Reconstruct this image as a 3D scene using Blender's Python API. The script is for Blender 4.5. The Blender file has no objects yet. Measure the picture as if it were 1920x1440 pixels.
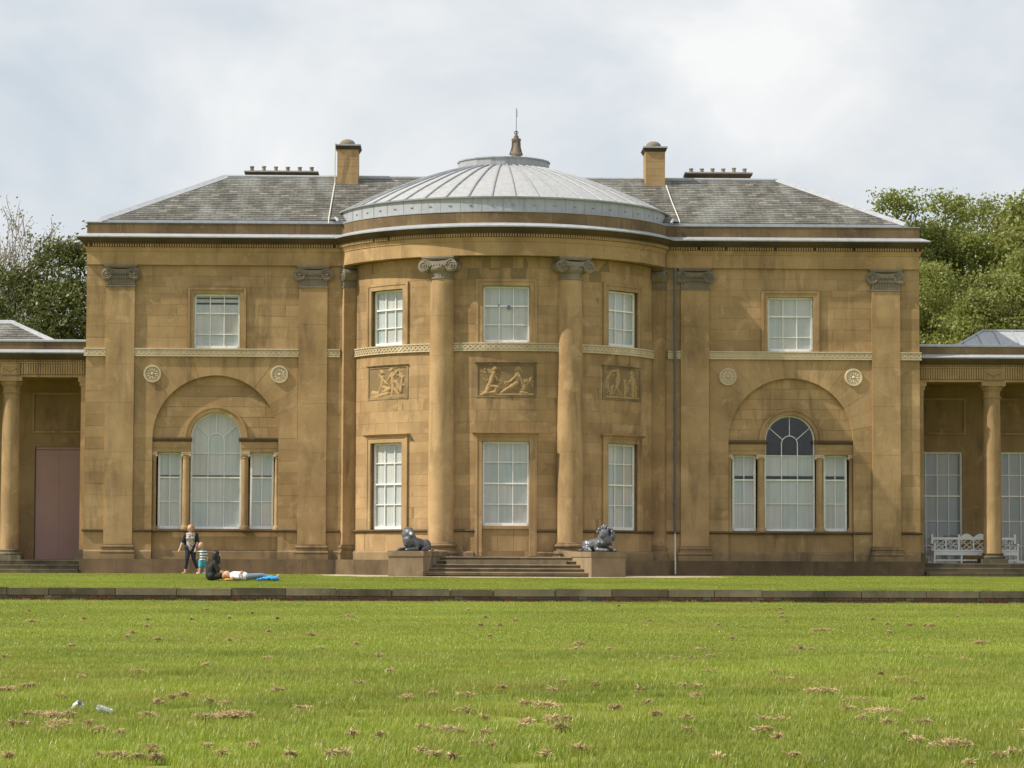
import bpy, bmesh, math, random
from mathutils import Vector, Matrix, noise as mnoise
import numpy as np
random.seed(7)
R_ = math.radians
sc = bpy.context.scene
COL = sc.collection

# ------------------------------------------------------------------ camera
cam_d = bpy.data.cameras.new('camera'); cam = bpy.data.objects.new('camera', cam_d); COL.objects.link(cam)
cam_d.sensor_width = 36; cam_d.lens = 99.75; cam_d.clip_start = 0.5; cam_d.clip_end = 3000
cam.matrix_world = (Matrix.Translation((-1.956, -95.0, 0.446)) @ Matrix.Rotation(-0.0234, 4, 'Z')
                    @ Matrix.Rotation(math.pi/2 + 0.0625, 4, 'X') @ Matrix.Rotation(0.0038, 4, 'Z'))
sc.camera = cam
# ------------------------------------------------------------------ sun, sky, exposure
SUN_AZ, SUN_EL = R_(12.5), R_(46.0)          # sun stands to the left, a little in front of the facade plane
S = Vector((-math.cos(SUN_AZ)*math.cos(SUN_EL), -math.sin(SUN_AZ)*math.cos(SUN_EL), math.sin(SUN_EL)))
sun_d = bpy.data.lights.new('sun', 'SUN'); sun = bpy.data.objects.new('sun', sun_d); COL.objects.link(sun)
sun_d.energy = 3.7; sun_d.angle = R_(0.6); sun_d.color = (1.0, 0.93, 0.80)
sun.rotation_euler = S.to_track_quat('Z', 'Y').to_euler()
w = bpy.data.worlds.new('World'); sc.world = w; w.use_nodes = True
N = w.node_tree.nodes; L = w.node_tree.links; N.clear()
wo = N.new('ShaderNodeOutputWorld'); bg = N.new('ShaderNodeBackground'); bg.inputs[1].default_value = 0.1
sky = N.new('ShaderNodeTexSky'); sky.sky_type = 'NISHITA'; sky.sun_disc = False
sky.sun_elevation = SUN_EL; sky.sun_rotation = math.atan2(S.x, S.y)
tc = N.new('ShaderNodeTexCoord')
mp = N.new('ShaderNodeMapping'); mp.inputs['Scale'].default_value = (1, 1, 1.7); mp.inputs['Location'].default_value = (1.85, 1.05, 0.12)
L.new(tc.outputs['Generated'], mp.inputs['Vector'])
n1 = N.new('ShaderNodeTexNoise'); n1.inputs['Scale'].default_value = 6.5; n1.inputs['Detail'].default_value = 7; n1.inputs['Roughness'].default_value = 0.52; n1.inputs['Distortion'].default_value = 0.35
n2 = N.new('ShaderNodeTexNoise'); n2.inputs['Scale'].default_value = 13; n2.inputs['Detail'].default_value = 6; n2.inputs['Distortion'].default_value = 0.5
L.new(mp.outputs[0], n1.inputs['Vector']); L.new(mp.outputs[0], n2.inputs['Vector'])
cr = N.new('ShaderNodeValToRGB'); cr.color_ramp.elements[0].position = 0.36; cr.color_ramp.elements[1].position = 0.58
L.new(n1.outputs['Fac'], cr.inputs[0])
cc = N.new('ShaderNodeValToRGB'); cc.color_ramp.elements[0].position = 0.36; cc.color_ramp.elements[0].color = (5.7, 5.88, 6.05, 1)
cc.color_ramp.elements[1].position = 0.66; cc.color_ramp.elements[1].color = (6.75, 6.8, 6.82, 1)
L.new(n2.outputs['Fac'], cc.inputs[0])
thin = N.new('ShaderNodeMix'); thin.data_type = 'RGBA'; thin.inputs[0].default_value = 0.88      # thin veil over the clear sky
L.new(sky.outputs[0], thin.inputs[6]); thin.inputs[7].default_value = (4.6, 5.05, 5.45, 1)
mx = N.new('ShaderNodeMix'); mx.data_type = 'RGBA'
L.new(cr.outputs[0], mx.inputs[0]); L.new(thin.outputs[2], mx.inputs[6]); L.new(cc.outputs[0], mx.inputs[7])
L.new(mx.outputs[2], bg.inputs[0]); L.new(bg.outputs[0], wo.inputs[0])
vs = sc.view_settings; vs.view_transform = 'Standard'; vs.look = 'None'; vs.exposure = 0.48; vs.gamma = 1.0; vs.use_curve_mapping = False
sc.cycles.max_bounces = 6; sc.cycles.transparent_max_bounces = 12; sc.cycles.diffuse_bounces = 3

# ------------------------------------------------------------------ materials
class NT:
    def __init__(s, name):
        s.m = bpy.data.materials.new(name); s.m.use_nodes = True
        s.n = s.m.node_tree.nodes; s.l = s.m.node_tree.links
        s.b = s.n['Principled BSDF']; s._p = None
    def pos(s):
        if s._p is None: s._p = s.n.new('ShaderNodeNewGeometry').outputs['Position']
        return s._p
    def lk(s, a, b):
        if isinstance(a, (int, float)): b.default_value = a
        elif isinstance(a, tuple): b.default_value = a if len(a) == 4 or b.type == 'VECTOR' else a + (1,)
        else: s.l.new(a, b)
    def map(s, scale, loc=(0, 0, 0)):
        q = s.n.new('ShaderNodeMapping'); q.inputs['Scale'].default_value = scale; q.inputs['Location'].default_value = loc
        s.l.new(s.pos(), q.inputs['Vector']); return q.outputs[0]
    def noise(s, scale, detail=4, vec=None, rough=0.5, dist=0.0):
        q = s.n.new('ShaderNodeTexNoise'); q.inputs['Scale'].default_value = scale; q.inputs['Detail'].default_value = detail
        q.inputs['Roughness'].default_value = rough; q.inputs['Distortion'].default_value = dist
        s.l.new(vec if vec is not None else s.pos(), q.inputs['Vector']); return q.outputs['Fac']
    def ramp(s, fac, stops):
        q = s.n.new('ShaderNodeValToRGB'); e = q.color_ramp.elements
        while len(e) < len(stops): e.new(0.5)
        for k, (p, c) in enumerate(stops):
            e[k].position = p; e[k].color = (c, c, c, 1) if isinstance(c, (int, float)) else tuple(c) + (1,)
        s.l.new(fac, q.inputs[0]); return q.outputs[0]
    def mix(s, fac, a, b, mode='MIX'):
        q = s.n.new('ShaderNodeMix'); q.data_type = 'RGBA'; q.blend_type = mode
        s.lk(fac, q.inputs[0]); s.lk(a, q.inputs[6]); s.lk(b, q.inputs[7]); return q.outputs[2]
    def math(s, op, a, b=0.0):
        q = s.n.new('ShaderNodeMath'); q.operation = op; s.lk(a, q.inputs[0]); s.lk(b, q.inputs[1]); return q.outputs[0]
    def tone(s):
        o = s.n.new('ShaderNodeObjectInfo').outputs['Random']
        a = s.n.new('ShaderNodeAttribute'); a.attribute_name = 'tone'
        return s.math('FRACT', s.math('ADD', o, a.outputs['Fac']))
    def bump(s, h, strength=0.3, dist=0.01):
        q = s.n.new('ShaderNodeBump'); q.inputs['Strength'].default_value = strength; q.inputs['Distance'].default_value = dist
        s.l.new(h, q.inputs['Height']); s.l.new(q.outputs[0], s.b.inputs['Normal'])
    def out(s, col, rough=0.8, spec=0.3, metal=0.0):
        s.lk(col, s.b.inputs['Base Color']); s.lk(rough, s.b.inputs['Roughness'])
        s.b.inputs['Specular IOR Level'].default_value = spec; s.b.inputs['Metallic'].default_value = metal
        return s.m

def stone_mat(name, c_lo, c_hi, stain=0.35, stain_col=(0.085, 0.062, 0.042), streaky=1.0, tonal=0.12, pale=0.5):
    t = NT(name)
    tone = t.tone()
    base = t.mix(t.ramp(t.noise(0.55, 6, rough=0.6), [(0.34, 0.0), (0.66, 1.0)]), c_lo, c_hi)
    g = t.ramp(tone, [(0.0, 1.0-tonal), (0.45, 1.0), (0.8, 1.0+tonal*0.5), (1.0, 1.0+tonal)])
    base = t.mix(1.0, base, g, 'MULTIPLY')
    # pale rubbed patches, soot streaks that run down, and grain
    pal = t.ramp(t.noise(1.6, 5, rough=0.62, dist=0.6), [(0.56, 0.0), (0.68, 1.0)])
    base = t.mix(t.math('MULTIPLY', pal, pale), base, (min(1, c_hi[0]*1.25), min(1, c_hi[1]*1.27), min(1, c_hi[2]*1.35)))
    st = t.noise(1.0, 6, t.map((2.6*streaky, 2.6*streaky, 0.42)), 0.62, 0.4)
    bl = t.noise(0.38, 4, t.map((1, 1, 1.0), (7, 3, 1)))
    f = t.math('MULTIPLY', t.ramp(st, [(0.48, 0.0), (0.74, 1.0)]), t.ramp(bl, [(0.36, 0.1), (0.62, 1.0)]))
    base = t.mix(t.math('MULTIPLY', f, stain), base, stain_col)
    gr = t.noise(26, 5, rough=0.7)
    base = t.mix(1.0, base, t.ramp(gr, [(0.25, 0.84), (0.75, 1.12)]), 'MULTIPLY')
    t.bump(t.noise(45, 4, rough=0.7), 0.35, 0.006)
    return t.out(base, 0.88, 0.15)

M = {}
M['stone'] = stone_mat('sandstone', (0.31, 0.201, 0.099), (0.462, 0.311, 0.162), stain=0.75)
M['stone_smooth'] = stone_mat('sandstone_dressed', (0.316, 0.206, 0.102), (0.47, 0.318, 0.166), stain=0.75, tonal=0.06)
M['frieze'] = stone_mat('sandstone_frieze', (0.33, 0.213, 0.101), (0.475, 0.319, 0.16), stain=0.65, tonal=0.12)
M['soot_shade'] = stone_mat('sandstone_soot_shade', (0.06, 0.045, 0.03), (0.125, 0.088, 0.052), stain=0.7, stain_col=(0.045, 0.036, 0.03), streaky=1.5, pale=0.2)  # dirt, with the shade under the cornices put into the dark base colour
M['parapet'] = stone_mat('sandstone_parapet', (0.125, 0.088, 0.05), (0.235, 0.16, 0.088), stain=0.85, stain_col=(0.07, 0.055, 0.042), streaky=2.6, pale=0.45)
M['capital'] = stone_mat('grey_carved_stone', (0.175, 0.145, 0.11), (0.30, 0.25, 0.19), stain=0.65, stain_col=(0.075, 0.066, 0.058), streaky=3.0, tonal=0.1)
M['string'] = stone_mat('pale_carved_stone', (0.50, 0.40, 0.26), (0.66, 0.55, 0.39), stain=0.4, stain_col=(0.15, 0.12, 0.085), streaky=2.0, tonal=0.1)
M['plinth'] = stone_mat('plinth_stone', (0.105, 0.076, 0.046), (0.205, 0.147, 0.086), stain=0.85, stain_col=(0.06, 0.05, 0.04), streaky=0.8, pale=0.35)
M['base'] = stone_mat('base_stone', (0.20, 0.142, 0.08), (0.35, 0.245, 0.135), stain=0.85, stain_col=(0.055, 0.044, 0.034), streaky=0.7)
M['pedestal'] = stone_mat('pedestal_stone', (0.175, 0.132, 0.083), (0.31, 0.235, 0.15), stain=0.8, stain_col=(0.06, 0.052, 0.043), streaky=0.9, pale=0.9)
M['sill'] = stone_mat('sill_stone', (0.095, 0.07, 0.045), (0.18, 0.13, 0.078), stain=0.6)
M['step'] = stone_mat('step_stone', (0.16, 0.13, 0.09), (0.28, 0.22, 0.14), stain=0.6, stain_col=(0.045, 0.045, 0.035))
M['coping'] = stone_mat('coping_stone', (0.085, 0.075, 0.052), (0.215, 0.178, 0.118), stain=0.85, stain_col=(0.04, 0.042, 0.034), streaky=1.2, tonal=0.4, pale=0.35)
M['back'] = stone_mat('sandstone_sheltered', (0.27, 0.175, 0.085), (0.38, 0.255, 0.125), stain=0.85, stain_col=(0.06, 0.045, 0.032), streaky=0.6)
M['joint'] = stone_mat('mortar_joint', (0.21, 0.145, 0.075), (0.29, 0.205, 0.11), stain=0.3, tonal=0.0)
M['relief'] = stone_mat('relief_stone', (0.35, 0.232, 0.113), (0.47, 0.322, 0.165), stain=0.35, streaky=3.0, tonal=0.05)

def lead_mat(name, a, b, rough=0.45, streak=1.0):
    t = NT(name)
    c = t.mix(t.noise(2.2, 6, rough=0.65), a, b)
    st = t.ramp(t.noise(1.0, 5, t.map((7, 7, 1.2))), [(0.45, 1.0), (0.75, 0.72)])
    c = t.mix(streak, c, st, 'MULTIPLY')
    c = t.mix(1.0, c, t.ramp(t.tone(), [(0, 0.93), (1, 1.07)]), 'MULTIPLY')
    t.bump(t.noise(7, 4), 0.25, 0.02)
    return t.out(c, rough, 0.5)
M['lead'] = lead_mat('lead_sheet', (0.30, 0.315, 0.345), (0.44, 0.455, 0.48), 0.5, 0.8)
M['lead_dome'] = lead_mat('lead_dome_sheet', (0.35, 0.357, 0.37), (0.47, 0.47, 0.47), 0.55, 0.8)
M['lead_rib'] = lead_mat('lead_roll', (0.26, 0.275, 0.30), (0.38, 0.39, 0.41), 0.5, 0.8)

t = NT('slate')
tn = t.tone()
c = t.ramp(tn, [(0.0, (0.085, 0.081, 0.070)), (0.5, (0.12, 0.114, 0.098)), (0.85, (0.155, 0.146, 0.124)), (1.0, (0.24, 0.22, 0.185))])
stv = t.noise(1.0, 5, t.map((1.25, 0.35, 0.35)), 0.6, 0.4)
c = t.mix(t.ramp(stv, [(0.46, 0.0), (0.68, 0.75)]), c, (0.27, 0.275, 0.255))
c = t.mix(t.ramp(t.noise(9, 5), [(0.62, 0.0), (0.76, 0.5)]), c, (0.30, 0.27, 0.17))
M['slate'] = t.out(c, 0.62, 0.4)

t = NT('white_paint')
c = t.mix(t.ramp(t.noise(14, 5), [(0.52, 0.0), (0.72, 0.7)]), (0.88, 0.87, 0.84), (0.62, 0.58, 0.50))
M['white'] = t.out(c, 0.5, 0.4)
t = NT('bench_paint'); M['bench'] = t.out(t.mix(t.noise(6, 4), (0.80, 0.80, 0.79), (0.70, 0.70, 0.69)), 0.45, 0.4)
t = NT('blind')
c = t.mix(t.noise(1.2, 4), (0.52, 0.52, 0.51), (0.68, 0.675, 0.66))
M['blind'] = t.out(t.mix(0.9, c, t.ramp(t.noise(1.0, 3, t.map((9, 9, 0.4))), [(0.35, 0.84), (0.6, 1.0)]), 'MULTIPLY'), 0.8, 0.2)
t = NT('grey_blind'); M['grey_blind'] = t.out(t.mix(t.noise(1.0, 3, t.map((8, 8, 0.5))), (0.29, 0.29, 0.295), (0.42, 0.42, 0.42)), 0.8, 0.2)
t = NT('dark_interior'); M['dark'] = t.out(t.mix(t.noise(2), (0.012, 0.012, 0.014), (0.022, 0.022, 0.024)), 0.8, 0.2)
t = NT('dark_iron'); M['iron'] = t.out(t.mix(t.noise(12), (0.075, 0.08, 0.09), (0.14, 0.145, 0.155)), 0.5, 0.5)
t = NT('cable_white'); M['cable'] = t.out(t.mix(t.noise(30), (0.72, 0.69, 0.62), (0.58, 0.55, 0.49)), 0.5, 0.4)
t = NT('pink_board'); M['pink'] = t.out(t.mix(t.noise(1.4, 5, t.map((1, 1, 0.6))), (0.40, 0.245, 0.215), (0.50, 0.32, 0.28)), 0.7, 0.3)
t = NT('lead_statue')
c = t.mix(t.noise(11, 4), (0.085, 0.09, 0.105), (0.185, 0.19, 0.215)); t.bump(t.noise(30, 3), 0.4, 0.01)
M['statue'] = t.out(c, 0.36, 0.6, 0.2)
# window glass: a thin pane, part mirror and part clear by Fresnel, faintly tinted pane by pane
t = NT('window_glass'); t.n.remove(t.b)
fr = t.n.new('ShaderNodeFresnel'); bf = t.n.new('ShaderNodeNewGeometry').outputs['Backfacing']
t.l.new(t.math('SUBTRACT', 1.5, t.math('MULTIPLY', bf, 0.8333)), fr.inputs['IOR'])   # same air-to-glass Fresnel on both faces of the thin pane
tr = t.n.new('ShaderNodeBsdfTransparent'); gl = t.n.new('ShaderNodeBsdfGlossy'); gl.inputs['Roughness'].default_value = 0.06
ms = t.n.new('ShaderNodeMixShader')
t.l.new(t.ramp(t.tone(), [(0.0, (0.985, 0.99, 0.985)), (0.35, (0.95, 0.975, 0.98)), (0.6, (0.995, 0.99, 0.98)), (0.85, (0.925, 0.965, 0.97)), (1.0, (0.965, 0.955, 0.94))]), tr.inputs[0])
t.l.new(fr.outputs[0], ms.inputs[0]); t.l.new(tr.outputs[0], ms.inputs[1]); t.l.new(gl.outputs[0], ms.inputs[2])
t.l.new(ms.outputs[0], t.n['Material Output'].inputs[0]); M['glass'] = t.m

t = NT('brick')
c = t.ramp(t.tone(), [(0.0, (0.15, 0.075, 0.055)), (0.4, (0.22, 0.105, 0.075)), (0.7, (0.15, 0.105, 0.085)), (0.9, (0.12, 0.105, 0.10)), (1.0, (0.30, 0.24, 0.19))])
c = t.mix(t.ramp(t.noise(3, 4), [(0.5, 0), (0.7, 0.6)]), c, (0.07, 0.065, 0.055))
M['brick'] = t.out(t.mix(1.0, c, t.ramp(t.noise(40, 4), [(0.2, 0.8), (0.8, 1.2)]), 'MULTIPLY'), 0.9, 0.2)
t = NT('gravel')
c = t.mix(t.noise(3, 6), (0.42, 0.335, 0.235), (0.55, 0.45, 0.33))
c = t.mix(1.0, c, t.ramp(t.noise(90, 3, rough=0.8), [(0.3, 0.65), (0.7, 1.25)]), 'MULTIPLY'); t.bump(t.noise(80, 3), 0.6, 0.01)
M['gravel'] = t.out(c, 0.95, 0.1)
t = NT('lawn_soil')
c = t.mix(t.noise(0.35, 6), (0.17, 0.215, 0.032), (0.24, 0.265, 0.05)); c = t.mix(t.ramp(t.noise(6, 5, rough=0.7), [(0.45, 0), (0.7, 0.5)]), c, (0.15, 0.125, 0.05))
M['lawn'] = t.out(c, 0.95, 0.1)

def leafy(name, stops, transl=0.35, rough=0.5, patch=0.25, spec=0.3, patch_col=None):
    t = NT(name)
    c = t.ramp(t.tone(), stops)
    c = t.mix(1.0, c, t.ramp(t.noise(patch, 5, rough=0.6), [(0.3, 0.78), (0.7, 1.22)]), 'MULTIPLY')
    if patch_col: c = t.mix(t.ramp(t.noise(patch*1.7, 4, t.map((1, 1, 1), (31, 5, 0))), [(0.5, 0.0), (0.72, 0.6)]), c, patch_col)
    t.out(c, rough, spec)
    tl = t.n.new('ShaderNodeBsdfTranslucent'); t.l.new(c, tl.inputs[0])
    ms = t.n.new('ShaderNodeMixShader'); ms.inputs[0].default_value = transl
    t.l.new(t.b.outputs[0], ms.inputs[1]); t.l.new(tl.outputs[0], ms.inputs[2]); t.l.new(ms.outputs[0], t.n['Material Output'].inputs[0])
    return t.m
M['grass'] = leafy('grass_blades', [(0.0, (0.19, 0.265, 0.028)), (0.5, (0.275, 0.34, 0.04)), (0.85, (0.36, 0.39, 0.06)), (1.0, (0.47, 0.43, 0.15))], 0.42, 0.36, 0.22, 0.5, (0.38, 0.36, 0.075))
M['hay'] = leafy('dry_cuttings', [(0.0, (0.36, 0.26, 0.125)), (0.6, (0.53, 0.41, 0.215)), (1.0, (0.66, 0.54, 0.33))], 0.15, 0.7, 3.0, 0.2)
M['leaf_dark'] = leafy('leaf_dark_green', [(0.0, (0.08, 0.107, 0.026)), (0.6, (0.12, 0.142, 0.036)), (1.0, (0.18, 0.16, 0.058))], 0.28, 0.45, 0.35)
M['leaf_mid'] = leafy('leaf_mid_green', [(0.0, (0.165, 0.205, 0.042)), (0.6, (0.24, 0.27, 0.062)), (1.0, (0.31, 0.305, 0.09))], 0.45, 0.45, 0.35)
M['leaf_pale'] = leafy('leaf_yellow_green', [(0.0, (0.175, 0.205, 0.045)), (0.6, (0.245, 0.27, 0.068)), (1.0, (0.32, 0.31, 0.10))], 0.42, 0.45, 0.4)
M['leaf_bud'] = leafy('leaf_opening_bud', [(0.0, (0.22, 0.175, 0.09)), (0.6, (0.30, 0.255, 0.14)), (1.0, (0.38, 0.34, 0.19))], 0.3, 0.6, 0.4)
t = NT('bark'); M['bark'] = t.out(t.mix(t.noise(5, 5, t.map((4, 4, 0.8))), (0.14, 0.115, 0.09), (0.27, 0.225, 0.18)), 0.9, 0.15)
def plain(name, a, b, sc_=18, rough=0.75, spec=0.3):
    t = NT(name); return t.out(t.mix(t.noise(sc_, 4), a, b), rough, spec)
M['skin'] = plain('skin', (0.60, 0.36, 0.26), (0.68, 0.43, 0.32), 20, 0.55)
M['hair_red'] = plain('hair_reddish_blonde', (0.36, 0.19, 0.075), (0.50, 0.29, 0.13), 40, 0.5)
M['hair_blond'] = plain('hair_blond', (0.46, 0.30, 0.14), (0.60, 0.43, 0.22), 40, 0.5)
M['hair_black'] = plain('hair_black', (0.012, 0.011, 0.012), (0.024, 0.022, 0.022), 40, 0.4)
M['navy'] = plain('navy_cloth', (0.018, 0.022, 0.042), (0.032, 0.036, 0.06))
M['black'] = plain('black_cloth', (0.016, 0.015, 0.015), (0.03, 0.028, 0.027))
M['white_cloth'] = plain('white_cloth', (0.70, 0.69, 0.74), (0.80, 0.79, 0.82))
M['jeans'] = plain('grey_blue_jeans', (0.12, 0.155, 0.22), (0.22, 0.26, 0.33))
M['blue_cloth'] = plain('bright_blue_cloth', (0.035, 0.27, 0.62), (0.06, 0.36, 0.75))
M['teal'] = plain('blue_shorts_cloth', (0.05, 0.33, 0.48), (0.08, 0.42, 0.58))
M['eye'] = plain('eye_dark', (0.02, 0.015, 0.012), (0.03, 0.02, 0.018))
M['lip'] = plain('lip', (0.42, 0.17, 0.14), (0.45, 0.2, 0.16))
M['orange'] = plain('orange_cloth', (0.75, 0.30, 0.05), (0.8, 0.36, 0.08))
t = NT('print_top')
v = t.n.new('ShaderNodeTexVoronoi'); v.inputs['Scale'].default_value = 15; t.l.new(t.pos(), v.inputs['Vector'])
M['print'] = t.out(t.mix(t.ramp(v.outputs['Distance'], [(0.25, 0.0), (0.42, 1.0)]), (0.06, 0.05, 0.06), (0.46, 0.40, 0.36)), 0.8)
t = NT('striped_shirt')
wv = t.n.new('ShaderNodeTexWave'); wv.bands_direction = 'Z'; wv.inputs['Scale'].default_value = 3.6; t.l.new(t.pos(), wv.inputs['Vector'])
M['stripe'] = t.out(t.ramp(wv.outputs['Fac'], [(0.0, (0.03, 0.05, 0.09)), (0.34, (0.03, 0.05, 0.09)), (0.40, (0.60, 0.72, 0.70)), (1.0, (0.72, 0.78, 0.76))]), 0.8)
t = NT('clear_plastic'); M['plastic'] = t.out(t.mix(t.noise(20), (0.66, 0.70, 0.68), (0.80, 0.82, 0.80)), 0.25, 0.5)
t = NT('daisy'); M['daisy'] = t.out(t.mix(t.noise(200), (0.80, 0.80, 0.76), (0.72, 0.72, 0.66)), 0.7)

# ------------------------------------------------------------------ mesh tools
def link(o, parent=None):
    COL.objects.link(o)
    if parent is not None: o.parent = parent
    return o
def tag(o, label=None, cat=None, group=None, kind=None):
    if label: o['label'] = label
    if cat: o['category'] = cat
    if group: o['group'] = group
    if kind: o['kind'] = kind
    return o
def empty(name, loc=(0, 0, 0), rz=0.0, **k):
    o = bpy.data.objects.new(name, None); link(o); o.location = loc; o.rotation_euler = (0, 0, rz); o.empty_display_size = 0.2
    return tag(o, **k)
FLAT = lambda u, d, z: (u, -d, z)
BR, BYC = 5.4, 2.07
def BOW(u, d, z):
    th = u/BR; return ((BR+d)*math.sin(th), BYC-(BR+d)*math.cos(th), z)
def TAN(th, r=BR):                       # flat tangent frame on the bow
    c, s = math.cos(th), math.sin(th)
    return lambda u, d, z: ((r+d)*s + u*c, BYC-(r+d)*c + u*s, z)
def LOC(cx, cy, th):                     # column frame: u tangential, d outward
    c, s = math.cos(th), math.sin(th)
    return lambda u, d, z: (cx + d*s + u*c, cy - d*c + u*s, z)
class MB:
    def __init__(s, mp=None): s.v = []; s.f = []; s.t = []; s.mp = mp or (lambda u, d, z: (u, d, z)); s.tn = 0.0
    def P(s, u, d, z): s.v.append(s.mp(u, d, z)); return len(s.v)-1
    def F(s, *i): s.f.append(i); s.t.append(s.tn)
    def nseg(s, u0, u1): return max(1, int(abs(u1-u0)/0.38)) if s.mp is BOW else 1
    def box(s, u0, u1, d0, d1, z0, z1): s.band(u0, u1, [(d0, z0), (d1, z0), (d1, z1), (d0, z1)]); return s
    def band(s, u0, u1, prof):
        n = s.nseg(u0, u1); k = len(prof); rows = []
        for i in range(n+1):
            u = u0+(u1-u0)*i/n; rows.append([s.P(u, d, z) for d, z in prof])
        for a, b in zip(rows, rows[1:]):
            for j in range(k): s.F(a[j], a[(j+1) % k], b[(j+1) % k], b[j])
        s.F(*rows[0][::-1]); s.F(*rows[-1]); return s
    def prism(s, poly, d0, d1):
        k = len(poly); a = [s.P(u, d0, z) for u, z in poly]; b = [s.P(u, d1, z) for u, z in poly]
        for j in range(k): s.F(a[j], a[(j+1) % k], b[(j+1) % k], b[j])
        s.F(*a[::-1]); s.F(*b); return s
    def ring(s, cu, cz, r0, r1, d0, d1, a0, a1, n):      # arched ring in the u-z plane
        rows = []
        for i in range(n+1):
            a = a0+(a1-a0)*i/n; c, q = math.cos(a), math.sin(a)
            rows.append([s.P(cu+r0*c, d0, cz+r0*q), s.P(cu+r1*c, d0, cz+r1*q), s.P(cu+r1*c, d1, cz+r1*q), s.P(cu+r0*c, d1, cz+r0*q)])
        for a, b in zip(rows, rows[1:]):
            for j in range(4): s.F(a[j], a[(j+1) % 4], b[(j+1) % 4], b[j])
        s.F(*rows[0][::-1]); s.F(*rows[-1]); return s
    def lathe(s, prof, n=24, c=(0, 0), a0=0.0, a1=2*math.pi, rad=None):     # prof (r,z) about a vertical axis
        full = abs(a1-a0-2*math.pi) < 1e-6; rows = []
        for i in range(n if full else n+1):
            a = a0+(a1-a0)*i/n; kf = rad(i) if rad else 1.0
            rows.append([s.P(c[0]+r*kf*math.sin(a), c[1]-r*kf*math.cos(a), z) for r, z in prof])
        m = len(rows)
        for i in range(m if full else m-1):
            a, b = rows[i], rows[(i+1) % m]
            for j in range(len(prof)-1): s.F(a[j], b[j], b[j+1], a[j+1])
        return s
    def tube(s, pts, rad, n=6, cap=True):
        pts = [Vector(p) for p in pts]; rr = rad if isinstance(rad, (list, tuple)) else [rad]*len(pts); rows = []
        ref = Vector((0.13, 0.21, 0.97))
        for i, p in enumerate(pts):
            d = (pts[min(i+1, len(pts)-1)]-pts[max(i-1, 0)])
            if d.length < 1e-9: d = Vector((0, 0, 1))
            d.normalize(); r0 = ref if abs(d.dot(ref)) < 0.95 else Vector((1, 0, 0))
            x = d.cross(r0).normalized(); y = d.cross(x)
            rows.append([s.P(*(p+(x*math.cos(2*math.pi*k/n)+y*math.sin(2*math.pi*k/n))*rr[i])) for k in range(n)])
        for a, b in zip(rows, rows[1:]):
            for j in range(n): s.F(a[j], a[(j+1) % n], b[(j+1) % n], b[j])
        if cap: s.F(*rows[0][::-1]); s.F(*rows[-1])
        return s
    def sphere(s, c, r, nu=10, nv=6, sq=(1, 1, 1), half=False):
        rows = []
        for i in range(nv+1):
            a = (math.pi/2 if half else math.pi)*i/nv
            rows.append([s.P(c[0]+sq[0]*r*math.sin(a)*math.cos(2*math.pi*k/nu), c[1]+sq[1]*r*math.sin(a)*math.sin(2*math.pi*k/nu), c[2]+sq[2]*r*math.cos(a)) for k in range(nu)])
        for a, b in zip(rows, rows[1:]):
            for j in range(nu): s.F(a[j], a[(j+1) % nu], b[(j+1) % nu], b[j])
        return s
    def build(s, name, mat, parent=None, smooth=None, fix=True, tones=False, **k):
        me = bpy.data.meshes.new(name); me.from_pydata(s.v, [], s.f); 
        for m_ in (mat if isinstance(mat, (list, tuple)) else [mat]): me.materials.append(M[m_])
        if fix:
            b = bmesh.new(); b.from_mesh(me); bmesh.ops.remove_doubles(b, verts=b.verts, dist=1e-5)
            bmesh.ops.recalc_face_normals(b, faces=b.faces); b.to_mesh(me); b.free()
        if tones and not fix:
            at = me.attributes.new('tone', 'FLOAT', 'FACE'); at.data.foreach_set('value', s.t)
        if smooth:
            me.polygons.foreach_set('use_smooth', [True]*len(me.polygons)); me.set_sharp_from_angle(angle=R_(smooth))
        o = bpy.data.objects.new(name, me); link(o, parent); return tag(o, **k)

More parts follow.
